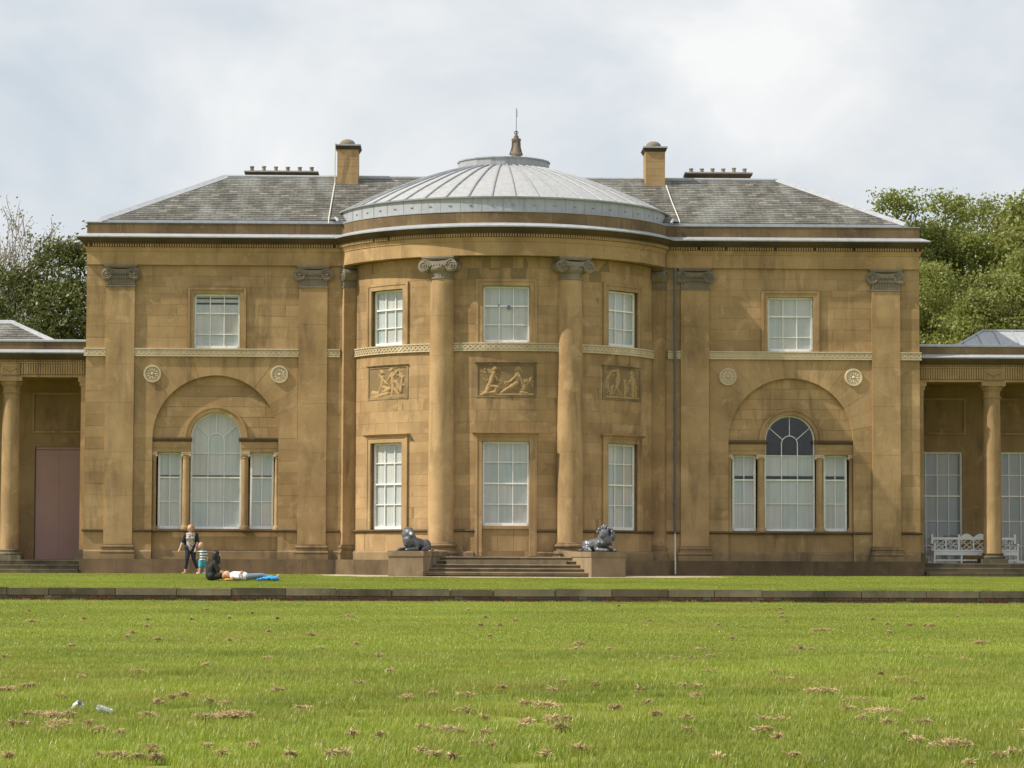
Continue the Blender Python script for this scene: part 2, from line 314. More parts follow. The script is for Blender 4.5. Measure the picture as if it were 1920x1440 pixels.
def path_len(path):
    L_ = [0.0]
    for a, b in zip(path, path[1:]): L_.append(L_[-1]+math.hypot(b[0]-a[0], b[1]-a[1]))
    return L_
def sweep(mb, path, prof, s0=None, s1=None):
    """closed profile (d outwards to the right-hand side of the walk's left, z) swept along a plan path, mitred; optional slice by arc length"""
    L_ = path_len(path); n = len(path); nor = []
    for i in range(n):
        ds = []
        if i > 0: a, b = path[i-1], path[i]; l = math.hypot(b[0]-a[0], b[1]-a[1]); ds.append(((b[1]-a[1])/l, -(b[0]-a[0])/l))
        if i < n-1: a, b = path[i], path[i+1]; l = math.hypot(b[0]-a[0], b[1]-a[1]); ds.append(((b[1]-a[1])/l, -(b[0]-a[0])/l))
        if len(ds) == 2:
            mx_, my_ = ds[0][0]+ds[1][0], ds[0][1]+ds[1][1]; l2 = mx_*mx_+my_*my_; nor.append((2*mx_/l2, 2*my_/l2))
        else: nor.append(ds[0])
    s0 = 0 if s0 is None else s0; s1 = L_[-1] if s1 is None else s1
    st = [(path[i], nor[i]) for i in range(n) if s0+1e-4 < L_[i] < s1-1e-4]
    def at(s):
        for i in range(n-1):
            if L_[i]-1e-9 <= s <= L_[i+1]+1e-9:
                t_ = (s-L_[i])/(L_[i+1]-L_[i]); a, b = path[i], path[i+1]; na, nb = nor[i], nor[i+1]
                return ((a[0]+(b[0]-a[0])*t_, a[1]+(b[1]-a[1])*t_), (na[0]+(nb[0]-na[0])*t_, na[1]+(nb[1]-na[1])*t_))
        return (path[-1], nor[-1])
    st = [at(s0)]+st+[at(s1)]; k = len(prof); rows = []
    for p, q in st: rows.append([mb.P(p[0]+q[0]*d, p[1]+q[1]*d, z) for d, z in prof])
    for a, b in zip(rows, rows[1:]):
        for j in range(k): mb.F(a[j], a[(j+1) % k], b[(j+1) % k], b[j])
    mb.F(*rows[0][::-1]); mb.F(*rows[-1]); return mb
def at_path(path, s):
    L_ = path_len(path)
    for i in range(len(path)-1):
        if s <= L_[i+1]+1e-9:
            a, b = path[i], path[i+1]; l = L_[i+1]-L_[i]; t_ = (s-L_[i])/l
            return (a[0]+(b[0]-a[0])*t_, a[1]+(b[1]-a[1])*t_), ((b[0]-a[0])/l, (b[1]-a[1])/l)
    return path[-1], (1, 0)
def rect_minus(u0, u1, z0, z1, holes):
    zs = sorted({z0, z1, *[h[2] for h in holes if z0 < h[2] < z1], *[h[3] for h in holes if z0 < h[3] < z1]}); out = []
    for a, b in zip(zs, zs[1:]):
        m = (a+b)/2; iv = sorted((max(u0, h[0]), min(u1, h[1])) for h in holes if h[2] < m < h[3] and h[1] > u0 and h[0] < u1); c = u0
        for p, q in iv:
            if p > c+1e-6: out.append((c, p, a, b))
            c = max(c, q)
        if c < u1-1e-6: out.append((c, u1, a, b))
    return out
STONES = []          # the 300 largest become single parts, the rest one joined part per wall
class Wall:
    """core of the wall (mortar level) plus its ashlar stones"""
    def __init__(s, name, mp): s.name = name; s.mp = mp; s.core = MB(mp)
    def finish(s, house): s.o = s.core.build(s.name, 'joint', house, fix=False); return s.o
    def ashlar(s, u0, u1, z0, z1, holes, course=0.37, blk=1.0, d1=0.0, back=True, gap=0.0028, seen=None):
        """holes: (u0,u1,z0,z1) openings; seen: extra rectangles that other pieces cover (no stones, core stays)"""
        if back:
            for a, b, p, q in rect_minus(u0, u1, z0, z1, holes): s.core.box(a, b, d1-0.30, d1-0.007, p, q)
        hs = list(holes)+list(seen or [])
        lv = sorted({z0, z1, *[h[2] for h in hs if z0 < h[2] < z1], *[h[3] for h in hs if z0 < h[3] < z1]}); zs = [z0]
        for a, b in zip(lv, lv[1:]):
            n = max(1, round((b-a)/course)); zs += [a+(b-a)*(i+1)/n for i in range(n)]
        for k, (a, b) in enumerate(zip(zs, zs[1:])):
            for p, q, _, _ in rect_minus(u0, u1, a, b, hs):
                wd = q-p; n = max(1, round(wd/blk)); cuts = [p]
                if n > 1:
                    off = 0.5 if k % 2 else 0.0
                    for i in range(1, n+1):
                        c = p+wd*(i-off+random.uniform(-0.1, 0.1))/n
                        if c < q-0.22*blk: cuts.append(c)
                cuts.append(q)
                for x0, x1 in zip(cuts, cuts[1:]):
                    STONES.append(((x1-x0)*(b-a), s, (x0+gap, x1-gap, d1-0.10, d1+random.uniform(-0.002, 0.002), a+gap, b-gap), None))
    def poly(s, pl, d0, d1, area): STONES.append((area, s, (d0, d1+random.uniform(-0.002, 0.002)), pl))
def build_stones():
    STONES.sort(key=lambda q: -q[0]); rest = {}
    for i, (ar, wl, g, pl) in enumerate(STONES):
        if i < 300: mb = MB(wl.mp)
        else:
            mb = rest.setdefault(id(wl), (wl, MB(wl.mp)))[1]; mb.tn = random.random()
        if pl is None:
            u0, u1, d0, d1, z0, z1 = g; n_ = mb.nseg(u0, u1); e = [random.uniform(-0.0035, 0.0035) for _ in range(4)]; rows = []   # hand-dressed: no face quite true
            for j in range(n_+1):
                t_ = j/n_; u = u0+(u1-u0)*t_; lo, hi = e[0]+(e[1]-e[0])*t_, e[2]+(e[3]-e[2])*t_
                rows.append([mb.P(u, d0, z0), mb.P(u, d1+lo, z0), mb.P(u, d1+hi, z1), mb.P(u, d0, z1)])
            for a, b in zip(rows, rows[1:]):
                for j in range(4): mb.F(a[j], a[(j+1) % 4], b[(j+1) % 4], b[j])
            mb.F(*rows[0][::-1]); mb.F(*rows[-1])
        else: mb.prism(pl, *g)
        if i < 300: mb.build('stone', 'stone', wl.o, fix=False)
    for wl, mb in rest.values(): mb.build('small_stones', 'stone', wl.o, fix=False, tones=True, kind='stuff')
# ------------------------------------------------------------------ ground
def terrace_z(y):
    if y > -9: return -0.05*max(0.0, min(1.0, -y/9.0))
    return -0.05-0.217*(-9-y)/13.0
WALL_Y = -22.0
def lower_z(y): return -0.61-0.49*(WALL_Y-y)/73.0
mb = MB(); ys = [600, 60, 8.0, 0.0, -3, -6, -9, -12, -15, -18, WALL_Y+0.1]
rows = [[mb.P(x, y, terrace_z(y)-0.012) for x in (-500, -60, -16, 0, 16, 60, 500)] for y in ys]
for a, b in zip(rows, rows[1:]):
    for j in range(6): mb.F(a[j], a[j+1], b[j+1], b[j])
mb.build('terrace_ground', 'lawn', kind='structure')
mb = MB(); ys = [WALL_Y+0.3, -30, -45, -60, -80, -110, -400]
rows = [[mb.P(x, y, lower_z(max(y, -110))) for x in (-500, -40, -15, 0, 15, 40, 500)] for y in ys]
for a, b in zip(rows, rows[1:]):
    for j in range(6): mb.F(a[j], a[j+1], b[j+1], b[j])
mb.build('lower_lawn', 'lawn', kind='structure')
# gravel: a strip along the house and a wide apron in front of the bow steps
mb = MB(); pl = [(-30, 0.4), (-30, -1.0), (-7.4, -1.15)]
for k in range(0, 25):
    a = math.pi*k/24; pl.append((0.5-6.9*math.cos(a), -2.4-6.4*math.sin(a)**0.6))
pl += [(8.6, -1.15), (30, -1.0), (30, 0.4)]
def inside_gravel(x, y):
    if y > -1.15: return True
    q = abs(x-0.5)/6.9
    return q < 1 and y > -2.4-6.4*(max(0, 1-q*q)**0.3)
cols = sorted({round(p[0], 3) for p in pl}); 
for x0, x1 in zip(cols, cols[1:]):
    def fy(x):
        q = min(1.0, abs(x-0.5)/6.9); return -1.05 if q >= 1 else min(-1.05, -2.4-6.4*(max(0, 1-q*q)**0.3))
    e = 1e-4; a, b = fy(x0+e), fy(x1-e); n = 6
    for i in range(n):
        q = []
        for x, yy, tt in ((x0, a, i/n), (x1, b, i/n), (x1, b, (i+1)/n), (x0, a, (i+1)/n)):
            y = 0.4+(yy-0.4)*tt; q.append(mb.P(x, y, terrace_z(y)+0.004))
        mb.F(*q)
mb.build('gravel_path', 'gravel', kind='structure')

# ------------------------------------------------------------------ the house
house = empty('country_house', (0, 0, 0), label='large two-storey sandstone house with a domed bow front and arched wing windows', cat='house')
Z_PL, Z_BASE, Z_SB, Z_ST, Z_S0, Z_S1, Z_AR = 0.49, 0.79, 1.39, 1.48, 7.26, 7.53, 10.33
XC = 14.0; PIL = 0.09
AC, AR_, AZ = 9.645, 2.10, 4.53        # big blind arch: centre, radius, spring
def spiral(mb, cu, d, cz, r, sgn, turns=2.2, n=34, rad=0.02):
    pts = []
    for i in range(n+1):
        t_ = i/n; a = math.pi/2 - sgn*2*math.pi*turns*t_; q = r*(1-0.86*t_**0.85); pts.append(mb.mp(cu+q*math.cos(a), d, cz+q*math.sin(a)))
    m0 = mb.mp; mb.mp = lambda a, b, c: (a, b, c); mb.tube(pts, [rad*(1-0.45*i/n) for i in range(n+1)], 5); mb.mp = m0
def disc(mb, cu, cz, r, d0, d1, n=18, waist=1.0):
    rows = []
    for dd, rr in ((d0, r), ((d0*2+d1)/3, r*waist), ((d0+2*d1)/3, r*waist), (d1, r)):
        rows.append([mb.P(cu+rr*math.cos(2*math.pi*k/n), dd, cz+rr*math.sin(2*math.pi*k/n)) for k in range(n)])
    for a, b in zip(rows, rows[1:]):
        for j in range(n): mb.F(a[j], a[(j+1) % n], b[(j+1) % n], b[j])
    mb.F(*rows[0][::-1]); mb.F(*rows[-1])
def capital(mp, parent, hw, vw, d0, d1, round_=False, r=0.385):
    """Ionic capital: fluted neck, egg band, two volutes with bolsters, abacus. u across, d outward"""
    mb = MB(mp); zc, vr = 10.02, 0.205
    if round_:
        n = 48; prof = [(r+0.0, 9.585), (r+0.035, 9.60), (r+0.035, 9.635), (r, 9.65), (r+0.005, 9.80), (r+0.03, 9.83), (r+0.10, 9.90), (r+0.11, 9.97), (r+0.05, 10.03)]
        rows = []
        for i in range(n):
            a = 2*math.pi*i/n; row = []
            for k, (q, z) in enumerate(prof):
                kf = (0.955 if i % 2 else 1.0) if k in (3, 4) else (0.97 if (i//2) % 2 else 1.0) if k in (6, 7) else 1.0
                row.append(mb.P(q*kf*math.sin(a), q*kf*math.cos(a), z))
            rows.append(row)
        for i in range(n):
            a, b = rows[i], rows[(i+1) % n]
            for j in range(len(prof)-1): mb.F(a[j], b[j], b[j+1], a[j+1])
    else:
        mb.box(-hw, hw, d0, d1, 9.585, 9.88); mb.box(-hw-0.025, hw+0.025, d0, d1+0.03, 9.59, 9.635)
        nf = int(2*hw/0.085)
        for i in range(nf):
            u = -hw+2*hw*(i+0.5)/nf; mb.box(u-0.026, u+0.026, d1, d1+0.018, 9.66, 9.81)
            mb.sphere((u, d1+0.03, 9.90), 0.042, 6, 4, (0.8, 0.9, 1.1))
        mb.box(-hw, hw, d0, d1+0.02, 9.86, 9.95); mb.box(-vw+0.1, vw-0.1, d0, d1+0.012, 9.951, 10.12)
    # cushion that dips between the volutes
    top, bot = [], []
    for i in range(13):
        t_ = -1+2*i/12; u = t_*vw; dip = 0.055*(1-t_*t_); top.append((u, 10.225-dip)); bot.append((u, 10.07-dip*0.9))
    mb.prism(top+bot[::-1], d0+0.01, d1+0.045)
    for i in range(6):
        u = (-0.5+i/5)*vw*1.05; mb.sphere((u, d1+0.05, 10.03), 0.04, 6, 4, (1.0, 0.7, 1.2))
    for sg in (-1, 1):
        u = sg*vw; disc(mb, u, zc, vr, d0, d1+0.05, 18, 0.86 if round_ else 1.0)
        spiral(mb, u, d1+0.06, zc, vr-0.012, -sg, 2.3, 36, 0.024); mb.sphere((u, d1+0.06, zc), 0.038, 7, 5)
        if round_: spiral(mb, u, d0-0.01, zc, vr-0.012, -sg, 2.3, 30, 0.022)
    aw = vw+0.06
    mb.box(-aw, aw, d0+0.02, d1+0.03, 10.225, 10.27); mb.box(-aw-0.03, aw+0.03, d0, d1+0.05, 10.27, 10.326)
    return mb.build('capital', 'capital', parent, smooth=35)
def pilaster_base(mp, parent, hw, d1, mat='base'):
    mb = MB(mp)
    mb.band(-hw-0.10, hw+0.10, [(0, Z_PL), (d1+0.11, Z_PL), (d1+0.11, 0.665), (0, 0.665)])
    for e, z0, z1 in ((0.085, 0.668, 0.775), (0.06, 0.86, 0.94)):
        zm = (z0+z1)/2; h = (z1-z0)/2
        prof = [(0, z0)]+[(d1+e-h*0.5+h*0.5*math.cos(q)*1.6, zm+h*math.sin(q)) for q in [R_(a) for a in (-90, -50, 0, 50, 90)]]+[(0, z1)]
        mb.band(-hw-e, hw+e, prof)
    mb.box(-hw-0.035, hw+0.035, 0, d1+0.035, 0.775, 0.86); mb.box(-hw-0.03, hw+0.03, 0, d1+0.03, 0.94, 0.985)
    return mb.build('base', mat, parent, smooth=30)
def pilaster(u, hw, d1, mp):
    mb = MB(mp); cuts = [0.985, 2.6, 4.05, 5.7, 7.0, 8.35, 9.585]
    for a, b in zip(cuts, cuts[1:]): mb.box(-hw, hw, -0.02, d1, a+0.003, b-0.003)
    mb.box(-hw+0.01, hw-0.01, -0.02, d1-0.012, 0.985, 9.585)
    p = mb.build('pilaster', 'stone_smooth', house, fix=False)
    capital(mp, p, hw, 0.465, -0.01, d1); pilaster_base(mp, p, hw, d1); return p

# windows -----------------------------------------------------------------------
def sash(mp, parent, u0, u1, z0, z1, cols, rows, meet, d=-0.20, blind='blind', gaps=(), name='window', bw=0.026, fr=0.07):
    """sash window: frame, bars, single panes and the boards behind; rows = list of bar heights, meet = meeting rail height"""
    mb = MB(mp)
    mb.box(u0, u0+fr, d-0.07, d, z0, z1); mb.box(u1-fr, u1, d-0.07, d, z0, z1)
    mb.box(u0+fr, u1-fr, d-0.07, d, z1-fr, z1); mb.box(u0+fr, u1-fr, d-0.07, d+0.015, z0, z0+fr*1.35)
    if meet: mb.box(u0+fr, u1-fr, d-0.06, d-0.006, meet-0.024, meet+0.024)
    win = mb.build(name, 'white', parent)
    us = [u0+fr+(u1-u0-2*fr)*i/cols for i in range(cols+1)]
    zs = sorted([z0+fr*1.35, z1-fr]+list(rows)+([meet] if meet else []))
    for k, (za, zb) in enumerate(zip(zs, zs[1:])):
        dd = d-0.045 if meet and zb <= meet+1e-6 else d-0.03
        for a, b in zip(us, us[1:]):
            MB(mp).box(a+bw/2, b-bw/2, dd-0.004, dd, za+bw/2, zb-bw/2).build('pane', 'glass', win, fix=False)
    for a in us[1:-1]: MB(mp).box(a-bw/2, a+bw/2, d-0.065, d-0.018, zs[0], zs[-1]).build('glazing_bar', 'white', win, fix=False)
    for z in rows: MB(mp).box(us[0], us[-1], d-0.062, d-0.021, z-bw/2, z+bw/2).build('glazing_bar', 'white', win, fix=False)
    lo = z0
    for g0, g1 in list(gaps)+[(z1, z1)]:
        if g0-lo > 0.05: MB(mp).box(u0+0.01, u1-0.01, d-0.10, d-0.075, lo, g0).build('blind', blind, win, fix=False)
        lo = g1
    return win
def architrave(mp, parent, u0, u1, z0, z1, wd, d1=0.045, deep=-0.30, head=None):
    """moulded stone surround with reveals; u0..u1 x z0..z1 is the opening"""
    mb = MB(mp); q = wd*0.62
    for a, b, e in ((0, q, d1), (q, wd, d1+0.022)):
        mb.box(u0-b, u0-a, deep, e, z0, z1+b); mb.box(u1+a, u1+b, deep, e, z0, z1+b); mb.box(u0-a, u1+a, deep, e, z1+a, z1+b)
    if head: mb.band(u0-wd-0.07, u1+wd+0.07, [(0, head-0.07), (d1+0.04, head-0.07), (d1+0.12, head-0.02), (d1+0.12, head), (0, head)])
    return mb.build('window_surround', 'stone_smooth', parent)

# relief work -------------------------------------------------------------------
def relief_panel(mp, parent, u0, u1, z0, z1, caps, seed):
    mb = MB(mp); W_, H_ = u1-u0, z1-z0; nx, nz = 96, 54; rnd = random.Random(seed)
    caps = [(a, b, c, d, r*0.84, q*0.84) for a, b, c, d, r, q in caps]
    for (x0, y0, x1, y1, r0, r1) in caps[:-1]:       # folds of drapery, foliage and rocks about the figures
        for _ in range(5):
            t_ = rnd.random(); cx_, cz_ = x0+(x1-x0)*t_+rnd.uniform(-0.09, 0.09), y0+(y1-y0)*t_+rnd.uniform(-0.09, 0.06); a = rnd.uniform(0, 3.14); l = rnd.uniform(0.04, 0.11)
            caps.append((cx_-l*math.cos(a), cz_-l*math.sin(a), cx_+l*math.cos(a), cz_+l*math.sin(a), rnd.uniform(0.012, 0.03), 0.012))
    def hgt(x, z):
        h = 0.006*mnoise.noise((x*4+seed, z*4, 1.0))
        for (x0, y0, x1, y1, r0, r1) in caps:
            dx, dy = x1-x0, y1-y0; l2 = dx*dx+dy*dy+1e-9; t_ = max(0, min(1, ((x-x0)*dx+(z-y0)*dy)/l2)); r = r0+(r1-r0)*t_
            dd = math.hypot(x-x0-dx*t_, z-y0-dy*t_)
            if dd < r: h = max(h, 0.045*math.sqrt(1-(dd/r)**2)*min(1, r/0.04)+0.012*math.sin((x*dy-z*dx)*60+seed))
        return h
    idx = [[mb.P(u0+W_*i/nx, -0.015+hgt(W_*i/nx, H_*j/nz), z0+H_*j/nz) for i in range(nx+1)] for j in range(nz+1)]
    for j in range(nz):
        for i in range(nx): mb.F(idx[j][i], idx[j][i+1], idx[j+1][i+1], idx[j+1][i])
    p = mb.build('relief_panel', 'relief', parent, smooth=60)
    fr = MB(mp); e = 0.065
    fr.box(u0-e, u0, -0.08, 0.018, z0-e, z1+e); fr.box(u1, u1+e, -0.08, 0.018, z0-e, z1+e)
    fr.box(u0, u1, -0.08, 0.015, z0-e, z0); fr.box(u0, u1, -0.08, 0.015, z1, z1+e)
    fr.band(u0-e-0.02, u1+e+0.02, [(0.0, z1+e), (0.03, z1+e), (0.07, z1+e+0.025), (0.07, z1+e+0.04), (0.0, z1+e+0.04)])
    fr.build('panel_frame', 'base', p); return p
def roundel(mp, parent, u, z, r=0.30):
    mb = MB(mp); n = 72; rows = []
    rr = [0.0, 0.10, 0.16, 0.20, 0.28, 0.45, 0.68, 0.78, 0.80, 0.86, 0.96, 1.0]
    for i in range(n):
        a = 2*math.pi*i/n; row = []
        for q in rr:
            pet = 0.5+0.5*math.cos(12*a)
            h = 0.075 if q < 0.12 else 0.05 if q < 0.18 else 0.012 if q < 0.22 else 0.018+0.04*pet*math.sin(math.pi*min(1, (q-0.2)/0.55)) if q < 0.77 else 0.015 if q < 0.79 else 0.06 if q < 0.97 else 0.0
            row.append(mb.P(u+q*r*math.cos(a), h, z+q*r*math.sin(a)))
        rows.append(row)
    for i in range(n):
        a, b = rows[i], rows[(i+1) % n]
        for j in range(len(rr)-1): mb.F(a[j], b[j], b[j+1], a[j+1])
    return mb.build('roundel', 'string', parent, smooth=40)
def string_course(mp, parent, u0, u1):
    mb = MB(mp); mb.box(u0, u1, -0.02, 0.05, Z_S0, Z_S1)
    mb.box(u0, u1, 0.05, 0.075, Z_S0, Z_S0+0.035); mb.box(u0, u1, 0.05, 0.085, Z_S1-0.04, Z_S1)
    p = mb.build('string_course', 'string', parent)
    o = MB(mp); n = max(1, round((u1-u0)/0.165)); st = (u1-u0)/n; zc = (Z_S0+Z_S1)/2-0.003
    for i in range(n): o.ring(u0+st*(i+0.5), zc, 0.042, 0.078, 0.05, 0.072, 0, 2*math.pi, 10)
    for i in range(n+1): o.box(max(u0, u0+st*i-0.012), min(u1, u0+st*i+0.012), 0.05, 0.068, zc-0.05, zc+0.05)
    o.build('guilloche_ornament', 'string', p, fix=False, kind='stuff'); return p
def sill_band(mp, parent, u0, u1, d1=0.0):
    mb = MB(mp); mb.band(u0, u1, [(d1-0.05, Z_SB), (d1+0.03, Z_SB), (d1+0.09, Z_SB+0.04), (d1+0.09, Z_ST-0.01), (d1+0.05, Z_ST), (d1-0.05, Z_ST)])
    return mb.build('sill_band', 'sill', parent)

# wings -------------------------------------------------------------------------
PX = [(12.857, 0.478), (6.411, 0.476)]
for sg in (-1, 1):
    mpw = FLAT
    wl = Wall('wing_wall', mpw)
    a0, a1 = sorted((sg*XC, sg*5.45))
    pil = [(sg*x-h, sg*x+h, 0, 12) for x, h in PX]
    ac = sg*AC; arch = (ac-AR_, ac+AR_, Z_PL, Z_S0)
    win = (sg*9.635-0.768, sg*9.635+0.768, Z_S1, 9.375)
    wsur = (win[0]-0.22, win[1]+0.22, Z_S1, 9.595)
    wl.ashlar(a0, a1, Z_BASE, Z_SB, [arch], 0.6, 1.3, seen=pil)
    wl.ashlar(a0, a1, Z_ST, Z_S0, [arch], 0.385, 0.8, seen=pil+[(sg*AC-2.735, sg*AC+2.735, AZ, Z_S0)])
    wl.ashlar(a0, a1, Z_S1, Z_AR, [win], 0.35, 1.05, seen=pil+[wsur])
    wl.core.box(a0, a1, -0.30, -0.014, Z_SB, Z_ST) if False else None
    for q0, q1 in ((a0, ac-AR_), (ac+AR_, a1)):
        wl.core.box(q0, q1, -0.30, -0.014, Z_SB, Z_ST); wl.core.box(q0, q1, -0.30, -0.014, 0.0, Z_BASE)
    wl.core.box(a0, a1, -0.30, -0.014, Z_S0, Z_S1); wl.core.box(a0, a1, -0.60, -0.02, Z_AR, 11.7)
    # voussoirs and spandrels of the blind arch
    nv = 17; ex, ez = 2.73, Z_S0-AZ-0.003; ca = math.atan2(ez, ex)
    edge = lambda a: (lambda q: (ac+q*math.cos(a), AZ+q*math.sin(a)))(min(ex/max(1e-6, abs(math.cos(a))), ez/max(1e-6, abs(math.sin(a)))))
    for i in range(nv):
        b0, b1 = math.pi*i/nv, math.pi*(i+1)/nv; g = 0.0009; pl = []
        for k in range(5): a = b0+g+(b1-b0-2*g)*k/4; pl.append((ac+AR_*math.cos(a), AZ+AR_*math.sin(a)))
        for a in sorted([b1-g, b0+g]+[c for c in (ca, math.pi-ca) if b0+g < c < b1-g], reverse=True): pl.append(edge(a))
        wl.poly(pl, -0.145, 0.0, 0.30)
    # recessed field: dado and tympanum
    DR = -0.15
    wl.core.box(ac-AR_-0.4, ac+AR_+0.4, -0.62, DR-0.014, Z_PL, Z_SB); 
    wl.core.box(ac-AR_-0.4, ac+AR_+0.4, -0.62, DR-0.03, 6.55, Z_S0)
    wl.ashlar(ac-AR_, ac+AR_, Z_BASE, Z_SB, [], 0.6, 1.15, d1=DR, back=False)
    zs_ = [4.55+0.345*i for i in range(7)]; ri = 0.97
    for k, (za, zb) in enumerate(zip(zs_, zs_[1:])):
        for s2 in (-1, 1):
            inner = []
            for i in range(7):
                z = za+0.005+(zb-za-0.01)*i/6; q = ri*ri-(z-4.55)**2; inner.append((math.sqrt(q) if q > 0 else 0.0, z))
            outer = 2.25; xm = max(inner[0][0], inner[-1][0]); cut = xm+(outer-xm)*(0.42 if k % 2 else 0.62)
            if zb > 4.55+ri and s2 == 1 and k % 2: cut = 0.95
            pl = [(ac+s2*x, z) for x, z in inner]+[(ac+s2*(cut-0.004), zb-0.005), (ac+s2*(cut-0.004), za+0.005)]
            if cut > xm+0.1: wl.poly(pl, DR-0.15, DR, 0.3)
            pl = [(ac+s2*(cut+0.004), za+0.005), (ac+s2*(cut+0.004), zb-0.005), (ac+s2*outer, zb-0.005), (ac+s2*outer, za+0.005)]
            wl.poly(pl, DR-0.15, DR, 0.3)
    for s2 in (-1, 1):
        x0, x1 = sorted((ac+s2*1.0, ac+s2*2.4)); wl.core.box(x0, x1, -0.62, DR-0.014, 4.06, 6.6)
        x0, x1 = sorted((ac+s2*2.02, ac+s2*2.4)); wl.core.box(x0, x1, -0.62, DR-0.014, Z_SB, 4.06)
    wl.core.box(ac-1.0, ac+1.0, -0.62, DR-0.014, 5.45, 6.6)
    wl.finish(house)
    # plinth and base courses
    mb = MB(mpw); x0, x1 = sorted((sg*(XC+0.11), sg*5.45))
    n = 7
    for i in range(n):
        q0, q1 = x0+(x1-x0)*i/n, x0+(x1-x0)*(i+1)/n; mb.box(q0+0.004, q1-0.004, -0.3, 0.245+random.uniform(-0.003, 0.003), -0.15, Z_PL)
    mb.box(x0+0.01, x1-0.01, -0.3, 0.235, -0.15, Z_PL-0.004); mb.build('plinth', 'plinth', house, fix=False)
    mb = MB(mpw)
    for q0, q1, dd in ((a0, ac-AR_, 0.0), (ac-AR_+0.002, ac+AR_-0.002, DR), (ac+AR_, a1, 0.0)):
        mb.band(q0, q1, [(dd-0.1, Z_PL), (dd+0.06, Z_PL), (dd+0.06, Z_BASE-0.05), (dd+0.02, Z_BASE), (dd-0.1, Z_BASE)])
    mb.build('base_course', 'base', house)
    for x, h in PX: pilaster(sg*x, h, PIL, (lambda X: (lambda u, d, z: (X+u, -d, z)))(sg*x))
    segs = sorted([sg*(XC+0.06), sg*13.335, sg*12.379, sg*(AC+AR_), sg*(AC-AR_), sg*6.887, sg*5.935, sg*5.45])
    for i in (0, 2, 4, 6) if False else ():
        pass
    P1, P2 = (sg*12.857, 0.478), (sg*6.411, 0.476)
    lo, hi = sorted((P1[0], P2[0])); e0, e1 = sorted((sg*(XC+0.06), sg*5.5))
    bays = [(e0, lo-0.478), (lo+0.478, hi-0.476), (hi+0.476, e1)]
    for q0, q1 in bays: string_course(mpw, house, q0, q1)
    sill_band(mpw, house, bays[0][0], bays[0][1]); sill_band(mpw, house, bays[2][0], bays[2][1])
    sill_band(mpw, house, bays[1][0], ac-AR_); sill_band(mpw, house, ac+AR_, bays[1][1]); sill_band(mpw, house, ac-AR_+0.001, ac+AR_-0.001, DR+0.1)
    for x in (11.765, 7.525): roundel(mpw, house, sg*x, 6.67)
    # upper window
    architrave(mpw, house, win[0], win[1], Z_S1, 9.375, 0.21)
    sash(mpw, house, win[0], win[1], Z_S1+0.005, 9.375, 3, [8.02], 8.72 if sg < 0 else 8.72, d=-0.10, gaps=[(9.02, 9.09), (9.2, 9.26)] if sg < 0 else ())
    # Venetian window inside the arch
    for s2 in (-1, 1):
        x0, x1 = sorted((ac+s2*0.84, ac+s2*2.12)); eb = MB(mpw)
        eb.box(x0, x1, -0.62, DR+0.02, 4.06, 4.20); eb.box(x0, x1, -0.62, DR+0.035, 4.202, 4.41)
        eo = eb.build('window_entablature', 'stone_smooth', house); eb = MB(mpw)
        eb.band(x0-(0.06 if s2 > 0 else 0), x1+(0.06 if s2 < 0 else 0), [(DR, 4.41), (DR+0.05, 4.41), (DR+0.13, 4.50), (DR+0.13, 4.55), (DR, 4.55)])
        eb.build('ledge', 'sill', eo)
        for cx_, rr, full in ((ac+s2*0.985, 0.13, True), (ac+s2*2.055, 0.085, False)):
            cm = MB(); cy = -(DR-0.06)
            cm.lathe([(rr+0.05, Z_ST), (rr+0.05, Z_ST+0.06), (rr+0.03, Z_ST+0.10), (rr+0.008, Z_ST+0.13), (rr, Z_ST+0.16), (rr*0.86, 3.86), (rr*0.86+0.02, 3.87), (rr*0.86+0.02, 3.89), (rr*0.86, 3.91), (rr+0.02, 3.96)], 18, (cx_, cy))
            co = cm.build('small_column', 'stone_smooth', house, smooth=35)
            cp = MB(mpw); vv = rr*0.95
            cp.box(cx_-rr-0.03, cx_+rr+0.03, DR-0.24, DR+0.035, 4.02, 4.06); cp.box(cx_-rr*0.9, cx_+rr*0.9, DR-0.2, DR+0.02, 3.94, 4.02)
            for s3 in (-1, 1): disc(cp, cx_+s3*vv, 3.965, 0.05, DR-0.22, DR+0.03, 10)
            cp.build('capital', 'string', co)
    mb = MB(mpw)
    mb.ring(ac, 4.55, 0.85, 0.99, -0.62, DR+0.05, 0, math.pi, 28); mb.ring(ac, 4.55, 0.99, 1.06, -0.4, DR+0.085, 0, math.pi, 28)
    mb.build('archivolt', 'stone_smooth', house, smooth=30)
    dw = -0.38
    top_gap = [(3.24, 3.36)]
    # side lights
    for s2 in (-1, 1):
        c_ = ac+s2*1.54; sash(mpw, house, c_-0.395, c_+0.395, Z_ST+0.02, 4.06, 2, [2.42], 3.22, d=dw, gaps=[(3.24, 3.36 if sg > 0 else 3.30)])
    # centre light with arched head
    mb = MB(mpw); fr = 0.055; u0, u1, z0 = ac-0.85, ac+0.85, Z_ST+0.02
    mb.box(u0, u0+fr, dw-0.07, dw, z0, 4.55); mb.box(u1-fr, u1, dw-0.07, dw, z0, 4.55); mb.box(u0+fr, u1-fr, dw-0.07, dw+0.015, z0, z0+0.075)
    mb.ring(ac, 4.55, 0.85-fr, 0.85, dw-0.07, dw, 0, math.pi, 28); mb.box(u0+fr, u1-fr, dw-0.06, dw-0.006, 3.196, 3.244)
    wn = mb.build('arched_window', 'white', house)
    bw = 0.022; ri = 0.85-fr; us = [u0+fr, ac-0.27, ac+0.27, u1-fr]
